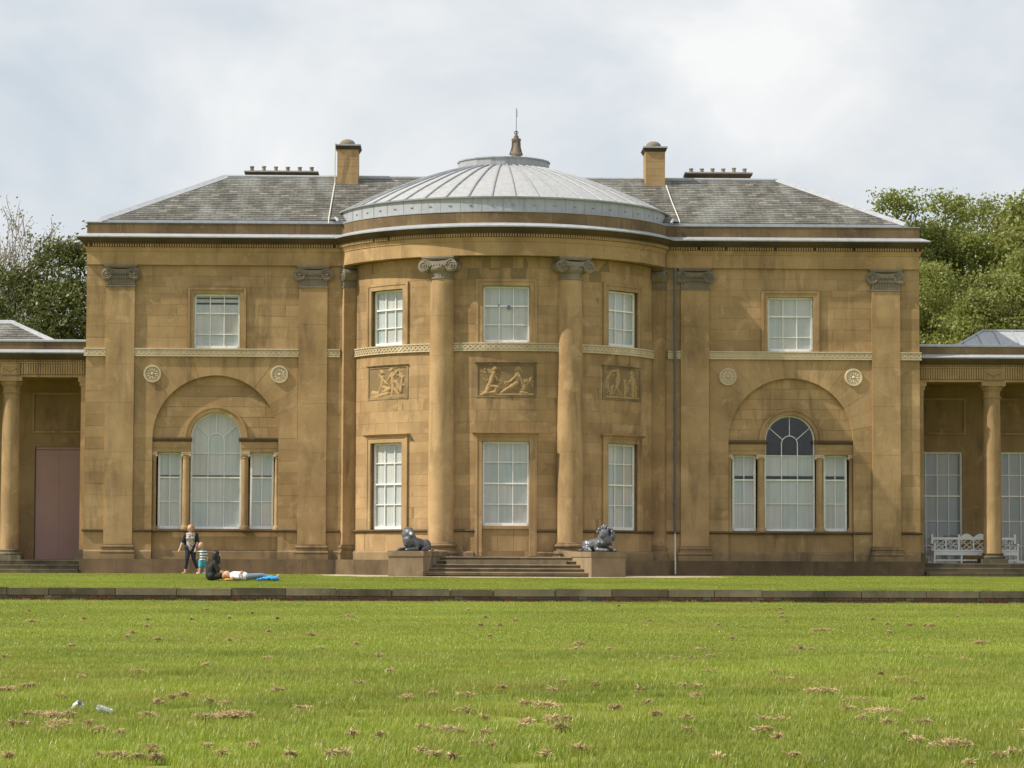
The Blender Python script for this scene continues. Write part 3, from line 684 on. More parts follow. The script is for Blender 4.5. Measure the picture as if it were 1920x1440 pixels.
    for za, zb in ((z0+0.075, 2.42), (2.42, 3.22), (3.22, 4.04)):
        for a, b in zip(us, us[1:]): MB(mpw).box(a+bw/2, b-bw/2, dw-0.045, dw-0.041, za+bw/2, zb-bw/2).build('pane', 'glass', wn, fix=False)
    sm = [(ac+0.27*math.cos(a), 4.44+0.27*math.sin(a)) for a in [math.pi*k/10 for k in range(11)]]
    MB(mpw).prism([(ac-0.26, 4.05), (ac+0.26, 4.05)]+[(ac+0.26*math.cos(math.pi*k/10), 4.44+0.26*math.sin(math.pi*k/10)) for k in range(11)], dw-0.045, dw-0.041).build('pane', 'glass', wn, fix=False)
    A1 = R_(32)
    for s2 in (-1, 1):
        pa = [(ac+s2*0.28, 4.05), (ac+s2*ri, 4.05)]+[(ac+s2*ri*math.cos(A1*k/5), 4.55+ri*math.sin(A1*k/5)) for k in range(6)]+[(ac+s2*0.25, 4.60), (ac+s2*0.28, 4.44)]
        MB(mpw).prism(pa, dw-0.045, dw-0.041).build('pane', 'glass', wn, fix=False)
        pb = [(ac+s2*(ri*math.cos(A1+(R_(89)-A1)*k/8)), 4.55+ri*math.sin(A1+(R_(89)-A1)*k/8)+0.006) for k in range(9)]+[(ac+s2*0.012, 4.72), (ac+s2*0.14, 4.685), (ac+s2*0.24, 4.62)]
        MB(mpw).prism(pb, dw-0.045, dw-0.041).build('pane', 'glass', wn, fix=False)
    bars = MB(mpw)
    for x in (-0.27, 0.27): bars.box(ac+x-bw/2, ac+x+bw/2, dw-0.065, dw-0.018, z0+0.07, 4.44)
    for z in (2.42, 4.04): bars.box(u0+fr, u1-fr, dw-0.062, dw-0.021, z-bw/2, z+bw/2)
    bars.ring(ac, 4.44, 0.259, 0.281, dw-0.063, dw-0.02, 0, math.pi, 14); bars.box(ac-bw/2, ac+bw/2, dw-0.063, dw-0.02, 4.72, 4.55+ri)
    for s2 in (-1, 1):
        p0 = (ac+s2*0.235, 4.585); p1 = (ac+s2*ri*math.cos(A1), 4.55+ri*math.sin(A1)); nx_, nz_ = -(p1[1]-p0[1]), p1[0]-p0[0]; l = math.hypot(nx_, nz_); nx_, nz_ = nx_/l*bw/2, nz_/l*bw/2
        bars.prism([(p0[0]+nx_, p0[1]+nz_), (p1[0]+nx_, p1[1]+nz_), (p1[0]-nx_, p1[1]-nz_), (p0[0]-nx_, p0[1]-nz_)], dw-0.063, dw-0.02)
    bars.build('glazing_bar', 'white', wn, fix=False)
    MB(mpw).box(u0+0.02, u1-0.02, dw-0.10, dw-0.075, z0, 3.24).build('blind', 'blind', wn, fix=False)
    MB(mpw).box(u0+0.02, u1-0.02, dw-0.10, dw-0.075, 3.30 if sg < 0 else 3.36, 4.03).build('blind', 'blind', wn, fix=False)
    if sg < 0:
        MB(mpw).prism([(ac-0.84, 4.03), (ac+0.84, 4.03)]+[(ac+0.84*math.cos(math.pi*k/24), 4.55+0.84*math.sin(math.pi*k/24)) for k in range(25)], dw-0.10, dw-0.075).build('blind', 'blind', wn, fix=False)
    # side and back walls close the shell
    x0, x1 = sorted((sg*XC, sg*(XC-0.4))); mb = MB(); mb.box(x0, x1, 0.301, 8.2, -0.1, 11.7); mb.build('side_wall', 'stone_smooth', house)
mb = MB(); mb.box(-XC+0.4, XC-0.4, 7.8, 8.2, -0.1, 11.7); mb.build('back_wall', 'stone_smooth', house)

# bow ---------------------------------------------------------------------------
bw_ = Wall('bow_wall', BOW)
TH = [R_(-46.6), 0.0, R_(46.6)]; HW = 0.765; UE = R_(67.0)*BR
cth = [R_(-22.4), R_(22.4)]
opn, sur, low = [], [], []
for th in TH:
    u = th*BR
    opn += [(u-HW, u+HW, Z_S1, 9.375), (u-HW, u+HW, (Z_BASE if th == 0.0 else Z_ST), 4.33)]
    sur += [(u-HW-0.225, u+HW+0.225, Z_S1, 9.60), (u-HW-0.245, u+HW+0.245, (Z_BASE if th == 0.0 else Z_ST), 4.59), (u-0.99, u+0.99, 5.75, 6.85)]
colm = [(c*BR-0.27, c*BR+0.27, 0.0, 12) for c in cth]
bw_.ashlar(-UE, UE, Z_BASE, Z_SB, [o for o in opn if o[2] < Z_SB], 0.6, 1.1, seen=colm+[s for s in sur if s[2] < Z_SB])
bw_.ashlar(-UE, UE, Z_ST, Z_S0, [o for o in opn if o[2] < 4], 0.365, 0.95, seen=colm+sur)
bw_.ashlar(-UE, UE, Z_S1, Z_AR, [o for o in opn if o[2] > 4], 0.30, 0.8, seen=colm+sur)
for a, b in ((-UE, -HW), (HW, UE)): bw_.core.box(a, b, -0.3, -0.014, Z_SB, Z_ST)
bw_.core.box(-UE, UE, -0.3, -0.014, Z_S0, Z_S1); bw_.core.box(-UE, UE, -0.3, -0.1, Z_AR, 11.7); bw_.core.box(-UE, UE, -0.3, -0.014, 0, Z_BASE)
bw_.finish(house)
mb = MB(BOW); ue = R_(69.5)*BR; n = 9
for i in range(n): mb.box(-ue+2*ue*i/n+0.004, -ue+2*ue*(i+1)/n-0.004, -0.2, 0.66+random.uniform(-0.004, 0.004), -0.15, Z_PL)
mb.box(-ue+0.01, ue-0.01, -0.2, 0.648, -0.15, Z_PL-0.005); mb.build('plinth', 'plinth', house, fix=False)
mb = MB(BOW)
for a, b in ((-UE, -HW-0.25), (HW+0.25, UE)): mb.band(a, b, [(-0.1, Z_PL), (0.10, Z_PL), (0.10, Z_BASE-0.06), (0.03, Z_BASE), (-0.1, Z_BASE)])
mb.build('base_course', 'base', house)
ce = [(-UE, cth[0]*BR-0.37), (cth[0]*BR+0.37, cth[1]*BR-0.37), (cth[1]*BR+0.37, UE)]
for a, b in ce: string_course(BOW, house, a, b)
for a, b in ((ce[0][0], ce[0][1]), (ce[1][0], -HW-0.25), (HW+0.25, ce[1][1]), (ce[2][0], ce[2][1])): sill_band(BOW, house, a, b)
figs_c = [(0.30, 0.08, 0.42, 0.42, 0.11, 0.09), (0.42, 0.42, 0.52, 0.72, 0.10, 0.09), (0.55, 0.84, 0.57, 0.87, 0.085, 0.085), (0.50, 0.68, 0.66, 0.50, 0.05, 0.04), (0.66, 0.50, 0.86, 0.42, 0.04, 0.025), (0.36, 0.30, 0.66, 0.26, 0.08, 0.05), (0.62, 0.26, 0.55, 0.04, 0.055, 0.04),
          (0.24, 0.92, 0.36, 0.30, 0.02, 0.02), (0.20, 0.06, 0.55, 0.10, 0.06, 0.07), (0.44, 0.72, 0.34, 0.86, 0.045, 0.03), (0.78, 0.08, 1.10, 0.28, 0.055, 0.08), (1.10, 0.28, 1.26, 0.40, 0.10, 0.10), (1.26, 0.40, 1.30, 0.70, 0.10, 0.085), (1.33, 0.86, 1.33, 0.88, 0.08, 0.08),
          (1.24, 0.62, 1.06, 0.44, 0.045, 0.035), (1.06, 0.44, 0.90, 0.42, 0.035, 0.025), (1.36, 0.64, 1.44, 0.44, 0.045, 0.035), (1.48, 0.10, 1.52, 0.34, 0.07, 0.06), (1.53, 0.44, 1.54, 0.45, 0.055, 0.055), (1.56, 0.30, 1.70, 0.48, 0.04, 0.03), (1.70, 0.48, 1.74, 0.56, 0.05, 0.05), (0.10, 0.03, 1.80, 0.03, 0.04, 0.04), (1.40, 0.10, 1.60, 0.06, 0.06, 0.06)]
figs_l = [(0.20, 0.16, 0.50, 0.14, 0.10, 0.08), (0.55, 0.10, 0.70, 0.40, 0.06, 0.07), (0.70, 0.40, 0.74, 0.68, 0.09, 0.08), (0.72, 0.82, 0.74, 0.84, 0.075, 0.075), (0.74, 0.62, 0.54, 0.78, 0.04, 0.03), (0.78, 0.58, 0.96, 0.46, 0.045, 0.03), (0.74, 0.36, 1.02, 0.30, 0.07, 0.05), (0.60, 0.06, 1.00, 0.12, 0.07, 0.09), (0.85, 0.18, 1.08, 0.26, 0.10, 0.09), (1.22, 0.10, 1.26, 0.50, 0.06, 0.10), (1.26, 0.50, 1.22, 0.76, 0.10, 0.09), (1.18, 0.90, 1.20, 0.92, 0.08, 0.08), (1.18, 0.72, 1.00, 0.54, 0.045, 0.03), (1.30, 0.70, 1.52, 0.90, 0.05, 0.04), (1.52, 0.90, 1.66, 0.62, 0.045, 0.05), (1.66, 0.62, 1.62, 0.18, 0.07, 0.06), (1.40, 0.50, 1.60, 0.20, 0.07, 0.06), (1.28, 0.30, 1.50, 0.08, 0.07, 0.05), (0.10, 0.03, 1.80, 0.03, 0.04, 0.04)]
figs_r = [(0.18, 0.30, 0.14, 0.62, 0.05, 0.06), (0.14, 0.62, 0.34, 0.88, 0.05, 0.05), (0.34, 0.88, 0.62, 0.92, 0.05, 0.07), (0.62, 0.90, 0.68, 0.62, 0.07, 0.09), (0.68, 0.62, 0.56, 0.36, 0.09, 0.07), (0.56, 0.36, 0.80, 0.10, 0.06, 0.05), (0.40, 0.40, 0.30, 0.12, 0.06, 0.05), (0.98, 0.10, 1.00, 0.46, 0.05, 0.06), (1.00, 0.58, 1.01, 0.60, 0.055, 0.055), (1.02, 0.44, 1.14, 0.34, 0.03, 0.025), (1.42, 0.10, 1.44, 0.46, 0.08, 0.09), (1.44, 0.46, 1.40, 0.76, 0.09, 0.08), (1.36, 0.90, 1.38, 0.92, 0.075, 0.075), (1.34, 0.70, 1.18, 0.56, 0.04, 0.03), (1.48, 0.66, 1.62, 0.42, 0.045, 0.035), (1.60, 0.08, 1.56, 0.40, 0.05, 0.05), (0.10, 0.03, 1.80, 0.03, 0.04, 0.04)]
for k, th in enumerate(TH):
    u = th*BR; T = TAN(th)
    architrave(BOW, house, u-HW, u+HW, Z_S1, 9.375, 0.225)
    sash(T, house, -HW, HW, Z_S1+0.005, 9.375, 3, [8.12], 8.73, d=-0.17)
    zb = Z_BASE if th == 0.0 else Z_ST
    architrave(BOW, house, u-HW, u+HW, zb if th else 0.62, 4.33, 0.235, head=4.62)
    sash(T, house, -HW, HW, 1.60 if th == 0.0 else Z_ST+0.01, 4.33, 3, [2.30, 3.66], 2.97, d=-0.17)
    relief_panel(BOW, house, u-0.925, u+0.925, 5.82, 6.79, (figs_l, figs_c, figs_r)[k], k+1)
fit_ = MB(TAN(0.0)); fit_.box(0.03, 0.14, -0.17, -0.12, 8.62, 8.75); fit_.box(-0.26, -0.23, -0.17, -0.13, 8.72, 8.80); fit_.tube([(0.05, -3.47+0.0, 8.74), (0.06, -3.47, 8.80)], 0.012, 5) if False else None
fit_.build('window_fitting', 'jeans', house)
mb = MB(TAN(0.0))            # apron below the middle window
for a, b in ((-HW, -0.26), (-0.26, 0.26), (0.26, HW)): mb.box(a+0.003, b-0.003, -0.4, -0.08, 0.62, 1.50)
mb.box(-HW, HW, -0.4, -0.03, 1.50, 1.598); mb.box(-HW, HW, -0.4, -0.05, 0.55, 0.78); mb.build('window_apron', 'stone_smooth', house)
for th in cth:
    rc = BR+0.05; cx_, cy_ = rc*math.sin(th), BYC-rc*math.cos(th); F_ = LOC(cx_, cy_, th); r0, r1 = 0.437, 0.385
    mb = MB(); pr = []
    for i in range(15): t_ = i/14; pr.append((r0+(r1-r0)*(t_**1.7), 1.06+(9.6-1.06)*t_))
    cuts = [1.06, 2.55, 4.0, 5.55, 7.1, 8.4, 9.6]; prof = []
    for a, b in zip(cuts, cuts[1:]):
        for z in (a+0.004, (a+b)/2, b-0.004): t_ = (z-1.06)/8.54; prof.append((r0+(r1-r0)*(t_**1.7), z))
        t_ = (b-1.06)/8.54; prof.append((r0+(r1-r0)*(t_**1.7)-0.006, b))
    mb.lathe(prof, 40, (cx_, cy_)); col = mb.build('column', 'stone_smooth', house, smooth=30)
    capital(F_, col, 0.39, 0.475, -0.40, 0.40, True, 0.385)
    mb = MB()
    def tor(e, z0, z1): 
        zm, h = (z0+z1)/2, (z1-z0)/2; return [(r0+e-h+h*math.cos(q), zm+h*math.sin(q)) for q in [R_(a) for a in (-90, -60, -30, 0, 30, 60, 90)]]
    mb.lathe([(0.1, 0.62)]+tor(0.14, 0.64, 0.80)+[(r0+0.05, 0.80), (r0+0.035, 0.86), (r0+0.05, 0.90)]+tor(0.10, 0.90, 1.01)+[(r0+0.035, 1.01), (r0+0.03, 1.045), (r0, 1.065)], 40, (cx_, cy_))
    mb.mp = F_; mb.box(-0.60, 0.60, -0.6, 0.60, Z_PL, 0.642); mb.build('base', 'base', col, smooth=35)
for sg in (-1, 1):           # deep pilasters that end the bow
    hw = 0.235; uc = sg*(UE+hw); 
    mpb = (lambda U: (lambda u, d, z: BOW(U+u*0.93, d, z)))(uc)
    mb = MB(mpb); cuts = [0.985, 2.9, 4.7, 6.4, 8.0, 9.585]
    for a, b in zip(cuts, cuts[1:]): mb.box(-hw, hw, -0.1, 0.43, a+0.003, b-0.003)
    mb.box(-hw+0.01, hw-0.01, -0.1, 0.42, 0.985, 9.585)
    p = mb.build('pilaster', 'stone_smooth', house, fix=False)
    capital(mpb, p, hw, 0.22, 0.0, 0.43); pilaster_base(mpb, p, hw, 0.43)

# entablature, cornice, parapet --------------------------------------------------
FR = 5.87; thj = math.acos((BYC+PIL)/FR); front = [(-XC, 8.2), (-XC, -PIL)]
arc = [(FR*math.sin(a), BYC-FR*math.cos(a)) for a in [-thj+2*thj*i/48 for i in range(49)]]
PATH = front+arc+[(XC, -PIL), (XC, 8.2)]
PL = path_len(PATH); SA, SB = PL[1], PL[-2]
def cut_run(name, mat, prof, approx, parent, gap=0.003):
    marks = [0.0, SA, PL[2], PL[-3], SB, PL[-1]]
    for a, b in zip(marks, marks[1:]):
        n = max(1, round((b-a)/approx)) if (a >= SA and b <= SB) else 1; cu = [a+(b-a)*(i+(random.uniform(-0.12, 0.12) if 0 < i < n else 0))/n for i in range(n+1)]
        for p, q in zip(cu, cu[1:]):
            sweep(MB(), PATH, prof, p+(gap if p > 0 else 0), q-(gap if q < PL[-1] else 0)).build(name, mat, parent)
ent = sweep(MB(), PATH, [(-0.5, Z_AR+0.01), (-0.012, Z_AR+0.01), (-0.012, 10.93), (-0.5, 10.93)]).build('entablature', 'joint', house)
cut_run('frieze_stone', 'frieze', [(-0.3, Z_AR), (0.0, Z_AR), (0.0, 10.77), (0.022, 10.775), (0.022, 10.80), (0.05, 10.86), (0.06, 10.915), (-0.3, 10.915)], 1.75, ent)
cor = sweep(MB(), PATH, [(-0.4, 11.03), (0.13, 11.03), (0.15, 11.07), (0.21, 11.10), (0.28, 11.17), (0.31, 11.195), (0.31, 11.225), (-0.4, 11.225)]).build('cornice', 'soot_shade', house)  # soffit shade is painted in by the dark stone colour
bed = sweep(MB(), PATH, [(-0.4, 10.92), (0.055, 10.92), (0.055, 11.03), (-0.4, 11.03)]).build('dentil_band', 'soot_shade', cor)
mb = MB(); tot = PL[-1]; s_ = SA-4.0
while s_ < SB+4.0:
    (px_, py_), (tx, ty) = at_path(PATH, s_); nx_, ny_ = ty, -tx
    m = lambda u, d, z: (px_+tx*u+nx_*d, py_+ty*u+ny_*d, z)
    if random.random() > 0.02:
        mb.mp = m; mb.box(-0.024, 0.024, 0.05, 0.115, 10.925, 11.026)
    s_ += 0.083
mb.build('dentils', 'frieze', cor, fix=False, kind='stuff')
sweep(MB(), PATH, [(-0.3, 11.228), (0.33, 11.215), (0.335, 11.255), (0.05, 11.375), (-0.3, 11.38)]).build('lead_flashing', 'lead', cor, smooth=30)
par = sweep(MB(), PATH, [(-0.34, 11.38), (-0.012, 11.38), (-0.012, 11.73), (-0.34, 11.73)]).build('parapet', 'joint', house)
cut_run('parapet_stone', 'parapet', [(-0.35, 11.372), (0.0, 11.372), (0.0, 11.735), (-0.35, 11.735)], 1.35, par)
sweep(MB(), PATH, [(-0.36, 11.737), (0.018, 11.737), (0.018, 11.765), (-0.36, 11.775)]).build('lead_capping', 'lead', par)
# roof ---------------------------------------------------------------------------
EX, EY0, EY1, EZ = 13.54, 0.34, 7.98, 11.90; RX, RY, RZ = 9.72, 4.16, 13.87
mb = MB()
e = [mb.P(-EX, EY0, EZ), mb.P(EX, EY0, EZ), mb.P(EX, EY1, EZ), mb.P(-EX, EY1, EZ)]; r = [mb.P(-RX, RY, RZ), mb.P(RX, RY, RZ)]
mb.F(e[0], e[1], r[1], r[0]); mb.F(e[2], e[3], r[0], r[1]); mb.F(e[1], e[2], r[1]); mb.F(e[3], e[0], r[0])
roof = mb.build('roof', 'slate', house)
def slates(verts_lo, verts_hi, rows, wd, name, parent):
    """slate courses between an eave segment and a ridge segment"""
    mb = MB(); A, B = Vector(verts_lo[0]), Vector(verts_lo[1]); C_, D_ = Vector(verts_hi[0]), Vector(verts_hi[1])
    nrm = (B-A).cross(C_-A).normalized()
    if nrm.z < 0: nrm = -nrm
    ux = (B-A).normalized(); L0 = (B-A).length
    for k in range(rows):
        t0, t1 = k/rows, min(1.0, (k+1.25)/rows); off = (0.5 if k % 2 else 0.0)
        l0, r0 = A.lerp(C_, t0), B.lerp(D_, t0); l1, r1 = A.lerp(C_, t1), B.lerp(D_, t1)
        x0, x1 = (l0-A).dot(ux), (r0-A).dot(ux); y0 = l0-A-ux*x0; y1 = l1-A-ux*(l1-A).dot(ux); xa, xb = (l1-A).dot(ux), (r1-A).dot(ux)
        i = math.floor(x0/wd)-1
        while (i+off)*wd < x1:
            a, b = (i+off)*wd+0.004, (i+off+1)*wd-0.004; i += 1
            a0, b0, a1, b1 = max(a, x0), min(b, x1), max(a, xa), min(b, xb)
            if b0-a0 < 0.02 or b1-a1 < 0.02: continue
            mb.tn = random.random(); h0 = 0.022+random.uniform(0, 0.008); ll = random.uniform(-0.012, 0.012); sl = (y1-y0)*ll
            p = [A+ux*a0+y0+sl+nrm*h0, A+ux*b0+y0+sl+nrm*h0, A+ux*b1+y1+nrm*0.006, A+ux*a1+y1+nrm*0.006]
            q = [mb.P(*v) for v in p]; w_ = [mb.P(*(A+ux*a0+y0+sl)), mb.P(*(A+ux*b0+y0+sl))]
            mb.F(*q); mb.F(w_[0], w_[1], q[1], q[0])
    return mb.build(name, 'slate', parent, fix=False, tones=True, kind='stuff')
slates([(-EX, EY0, EZ), (EX, EY0, EZ)], [(-RX, RY, RZ), (RX, RY, RZ)], 24, 0.30, 'slates', roof)
slates([(-EX, EY1, EZ), (-EX, EY0, EZ)], [(-RX, RY, RZ), (-RX, RY, RZ)], 24, 0.30, 'slates', roof)
slates([(EX, EY0, EZ), (EX, EY1, EZ)], [(RX, RY, RZ), (RX, RY, RZ)], 24, 0.30, 'slates', roof)
MB().tube([(-RX, RY, RZ+0.02), (RX, RY, RZ+0.02)], 0.075, 8).build('ridge_roll', 'lead', roof, smooth=40)
for sg in (-1, 1):
    for yy in (EY0, EY1):
        a, b = Vector((sg*EX, yy, EZ+0.01)), Vector((sg*RX, RY, RZ+0.02)); d = (b-a).normalized(); s_ = d.cross(Vector((0, 0, 1))).normalized()
        mb = MB(); up = Vector((0, 0, 1)); q = []
        for p in (a-d*0.1, b): q.append([mb.P(*(p+s_*0.17-up*0.045)), mb.P(*(p+s_*0.05+up*0.045)), mb.P(*(p+up*0.085)), mb.P(*(p-s_*0.05+up*0.045)), mb.P(*(p-s_*0.17-up*0.045))])
        for j in range(5): mb.F(q[0][j], q[0][(j+1) % 5], q[1][(j+1) % 5], q[1][j])
        mb.F(*q[0]); mb.F(*q[1][::-1]); mb.build('hip_roll', 'lead', roof)
    # lead gutter lining behind the parapet
    x0, x1 = sorted((sg*13.56, sg*5.3)); MB().box(x0, x1, 0.26, 0.45, 11.70, 11.885).build('lead_gutter', 'lead', roof)
    x0, x1 = sorted((sg*13.56, sg*13.40)); MB().box(x0, x1, 0.452, 7.9, 11.70, 11.885).build('lead_gutter', 'lead', roof)
# dome ---------------------------------------------------------------------------
dome_prof = [(5.66, 12.24), (5.58, 12.275), (5.30, 12.42), (4.95, 12.60), (4.55, 12.79), (4.10, 12.985), (3.60, 13.19), (3.10, 13.385), (2.60, 13.565), (2.10, 13.72), (1.55, 13.86)]
mb = MB(); mb.lathe(dome_prof+[(0.0, 13.95)], 88, (0, BYC)); dome = mb.build('dome', 'lead_dome', house, smooth=40)
mb = MB(); pts = [(r_*1.0, z) for r_, z in dome_prof]
mb.tube([(0, -r_, z+0.016) for r_, z in pts], 0.036, 6)
rib0 = mb.build('dome_rib', 'lead_rib', dome, smooth=50); rib0.location = (0, BYC, 0)
NR = 46
for k in range(NR):
    a = 2*math.pi*(k+0.35)/NR; o = rib0 if k == 0 else rib0.copy()
    if k: link(o, dome)
    o.rotation_euler = (0, 0, a)
mb = MB(); mb.lathe([(5.62, 11.70), (5.62, 12.22), (5.70, 12.225), (5.71, 12.27), (5.60, 12.285)], 96, (0, BYC)); sk = mb.build('dome_skirt', 'lead', dome, smooth=40)
mb = MB()
for k in range(-9, 10):
    mb.mp = TAN(R_(7.1*k+2.0), 5.62); mb.box(-0.05, 0.05, -0.01, 0.03, 11.985, 12.01)
    mb.mp = TAN(R_(7.1*k-1.4), 5.62); mb.box(-0.005, 0.008, -0.01, 0.006, 11.77, 12.22)
mb.build('skirt_clips', 'lead_rib', dome, fix=False, kind='stuff')
mb = MB(); mb.lathe([(1.57, 13.80), (1.57, 14.11), (1.61, 14.12), (1.61, 14.16), (0.9, 14.24), (0.0, 14.29)], 20, (0, BYC)); mb.build('dome_cap', 'lead', dome, smooth=12)
fx, fy = 0.43, BYC
mb = MB(); mb.lathe([(0.17, 14.2), (0.165, 14.44), (0.18, 14.46), (0.145, 14.50), (0.115, 14.86), (0.15, 14.90), (0.165, 14.95), (0.165, 14.99), (0.09, 15.02), (0.075, 15.10), (0.0, 15.14)], 8, (fx, fy))
for a in (0.4, 1.9, 3.4, 4.9): mb.tube([(fx+0.22*math.cos(a), fy+0.22*math.sin(a), 14.42), (fx+0.15*math.cos(a), fy+0.15*math.sin(a), 14.7), (fx+0.13*math.cos(a), fy+0.13*math.sin(a), 14.96)], [0.035, 0.022, 0.03], 5)
fin = mb.build('finial', 'capital', house, smooth=35)
mb = MB(); mb.tube([(fx, fy, 15.08), (fx, fy, 15.26)], 0.03, 6); mb.ring(fx, 15.2, 0.05, 0.075, fy-0.02, fy+0.02, 0, 2*math.pi, 12); mb.tube([(fx, fy, 15.2), (fx, fy, 16.06)], 0.011, 5); mb.tube([(fx+0.03, fy, 15.75), (fx+0.03, fy, 16.0)], 0.007, 4)
mb.tube([(fx+0.12, fy-0.1, 14.28), (fx+0.3, fy-0.15, 14.34), (fx+0.42, fy-0.15, 14.33)], 0.012, 4); mb.build('lightning_rod', 'iron', fin)
# chimneys -------------------------------------------------------------------------
for x0, x1 in ((-5.79, -5.05), (5.0, 5.69)):
    xc, hw = (x0+x1)/2, (x1-x0)/2; y0, y1 = 3.6, 4.75; mb = MB(); zc = [13.2, 13.95, 14.20, 14.46, 14.86]
    for k, (a, b) in enumerate(zip(zc, zc[1:])):
        cut = [x0, xc, x1] if k % 2 == 1 else [x0, x1]
        for p, q in zip(cut, cut[1:]): mb.box(p+0.003, q-0.003, y0, y1, a+0.003, b-0.003)
    mb.box(x0+0.01, x1-0.01, y0+0.01, y1-0.01, 13.2, 14.86); ch = mb.build('chimney', 'stone_smooth', house, fix=False)
    mb = MB(); c4 = [(x0, y1), (x0, y0), (x1, y0), (x1, y1)]
    for lo, hi, z0, z1 in ((0.0, 0.075, 14.80, 14.93),):
        p = [[mb.P(xc+(s1*(hw+g)), (y0+y1)/2+s2*((y1-y0)/2+g), z) for s1, s2 in ((-1, -1), (1, -1), (1, 1), (-1, 1))] for g, z in ((lo, z0), (hi, z1))]
        for j in range(4): mb.F(p[0][j], p[0][(j+1) % 4], p[1][(j+1) % 4], p[1][j])
        mb.F(*p[0]); mb.F(*p[1])
    mb.build('chimney_cap', 'soot_shade', ch); MB().box(x0-0.085, x1+0.085, y0-0.085, y1+0.085, 14.932, 14.985).build('cap_lead', 'lead', ch)
    mb = MB(); mb.lathe([(0.16, 14.985), (0.16, 15.04)], 16, (xc-0.03, 4.1)); mb.build('cowl_neck', 'cable', ch, fix=False)
    mb = MB(); mb.lathe([(0.0, 15.03), (0.27, 15.035), (0.272, 15.07), (0.25, 15.13), (0.19, 15.19), (0.1, 15.225), (0.0, 15.235)], 20, (xc-0.03, 4.1)); mb.build('cowl', 'capital', ch, smooth=40)
for x0, x1, dz in ((-9.09, -6.5, 0.0), (6.48, 8.86, 0.06)):
    mb = MB(); mb.box(x0+0.1, x1-0.1, 4.6, 5.3, 13.2, 13.98+dz)
    st = mb.build('chimney_stack', 'stone_smooth', house)
    mb = MB(); q = [[mb.P(x, y, z) for x, y in ((x0+g, 4.52+g), (x1-g, 4.52+g), (x1-g, 5.38-g), (x0+g, 5.38-g))] for g, z in ((0.09, 13.94+dz), (0.0, 14.08+dz), (0.0, 14.12+dz))]
    for a, b in zip(q, q[1:]):
        for j in range(4): mb.F(a[j], a[(j+1) % 4], b[(j+1) % 4], b[j])
    mb.F(*q[0]); mb.F(*q[-1]); mb.build('stack_cap', 'soot_shade', st); MB().box(x0-0.01, x1+0.01, 4.51, 5.39, 14.122+dz, 14.165+dz).build('cap_lead', 'lead', st)
    for i in range(6):
        x = x0+0.24+(x1-x0-0.48)*i/5; hh = 14.36+dz+random.uniform(-0.02, 0.02); mb = MB()
        mb.lathe([(0.085, 14.165+dz), (0.07, 14.2+dz), (0.062, hh-0.05), (0.08, hh-0.04), (0.08, hh), (0.05, hh), (0.05, 14.25+dz)], 12, (x, 4.95)); mb.build('chimney_pot', 'capital', st, smooth=40)
    mb = MB(); mb.tube([(x0+0.2, 4.95, 14.22+dz), (x1-0.2, 4.95, 14.22+dz)], 0.012, 4); mb.build('pot_wire', 'iron', st)
# conductor tapes down the slates and a downpipe
mb = MB(); mb.tube([(-5.86, 3.5, 15.0), (-5.86, 3.55, 13.6), (-5.90, 1.9, 12.76), (-5.93, 0.35, 11.98), (-5.93, 0.2, 11.75)], 0.022, 5); mb.build('lightning_conductor', 'cable', house)
mb = MB(); mb.tube([(5.72, 3.5, 13.6), (5.80, 2.0, 12.83), (5.93, 0.35, 11.98), (5.93, 0.2, 11.78)], 0.02, 5); mb.build('lightning_conductor', 'cable', house)
for sg in (-1, 1):
    mb = MB(); mb.box(*sorted((sg*5.62, sg*5.86)), 0.12, 0.36, 11.93, 12.0); mb.tube([(sg*5.7, 0.1, 11.97), (sg*5.62, -0.2, 11.88), (sg*5.60, -0.3, 11.8)], 0.05, 6); mb.build('gutter_outlet', 'lead', house)
mb = MB(); mb.tube([(5.73, -0.19, 10.32), (5.73, -0.19, 2.2), (5.73, -0.19, 1.4)], 0.045, 8)
for z in (10.2, 8.7, 7.1, 5.5, 3.9, 2.3): mb.tube([(5.73, -0.19, z), (5.73, -0.19, z+0.12)], 0.062, 8)
mb.build('downpipe', 'iron', house, smooth=40)
mb = MB(); mb.tube([(5.73, -0.20, 1.4), (5.73, -0.24, 0.6), (5.73, -0.33, 0.5), (5.73, -0.33, 0.05)], 0.03, 6); mb.build('downpipe', 'cable', house)

# steps and cheek blocks ------------------------------------------------------------
steps = MB().box(-1.9, 1.9, -5.0, -3.2, -0.1, 0.50).build('entrance_steps', 'step', house)
for k in range(5):
    zt = 0.12*(5-k); hw = 1.96+0.135*k; yf = -4.35-0.36*k; mb = MB()
    h = 0.06; pr = [(-3.3 if k == 0 else yf+0.42, zt-0.115), (yf+0.035, zt-0.115), (yf+0.035, zt-h), (yf+0.01, zt-h+0.005), (yf-0.012, zt-h/2), (yf, zt-0.008), (yf+0.03, zt), (-3.3 if k == 0 else yf+0.42, zt)]
    a = [mb.P(-hw-0.2, y, z) for y, z in pr]; b = [mb.P(hw+0.2, y, z) for y, z in pr]; n = len(pr)
    for j in range(n): mb.F(a[j], a[(j+1) % n], b[(j+1) % n], b[j])
    mb.F(*a[::-1]); mb.F(*b); mb.build('step', 'step', steps)
def ped_frame(sg):
    # inner face runs from the wall (1.95,-3.4) out to (2.66,-6.0); frame: u inward, d outward along the face
    p0, p1 = Vector((sg*1.88, -3.6, 0)), Vector((sg*2.64, -6.05, 0)); d = (p1-p0).normalized(); u = Vector((-d.y*-1, d.x*-1, 0)) if False else Vector((-sg*abs(d.y), -sg*abs(d.x) if False else -abs(d.x), 0))
    u = Vector((d.y*sg, -d.x*sg, 0))
    if u.x*sg > 0: u = -u
    return p0, d, u.normalized()
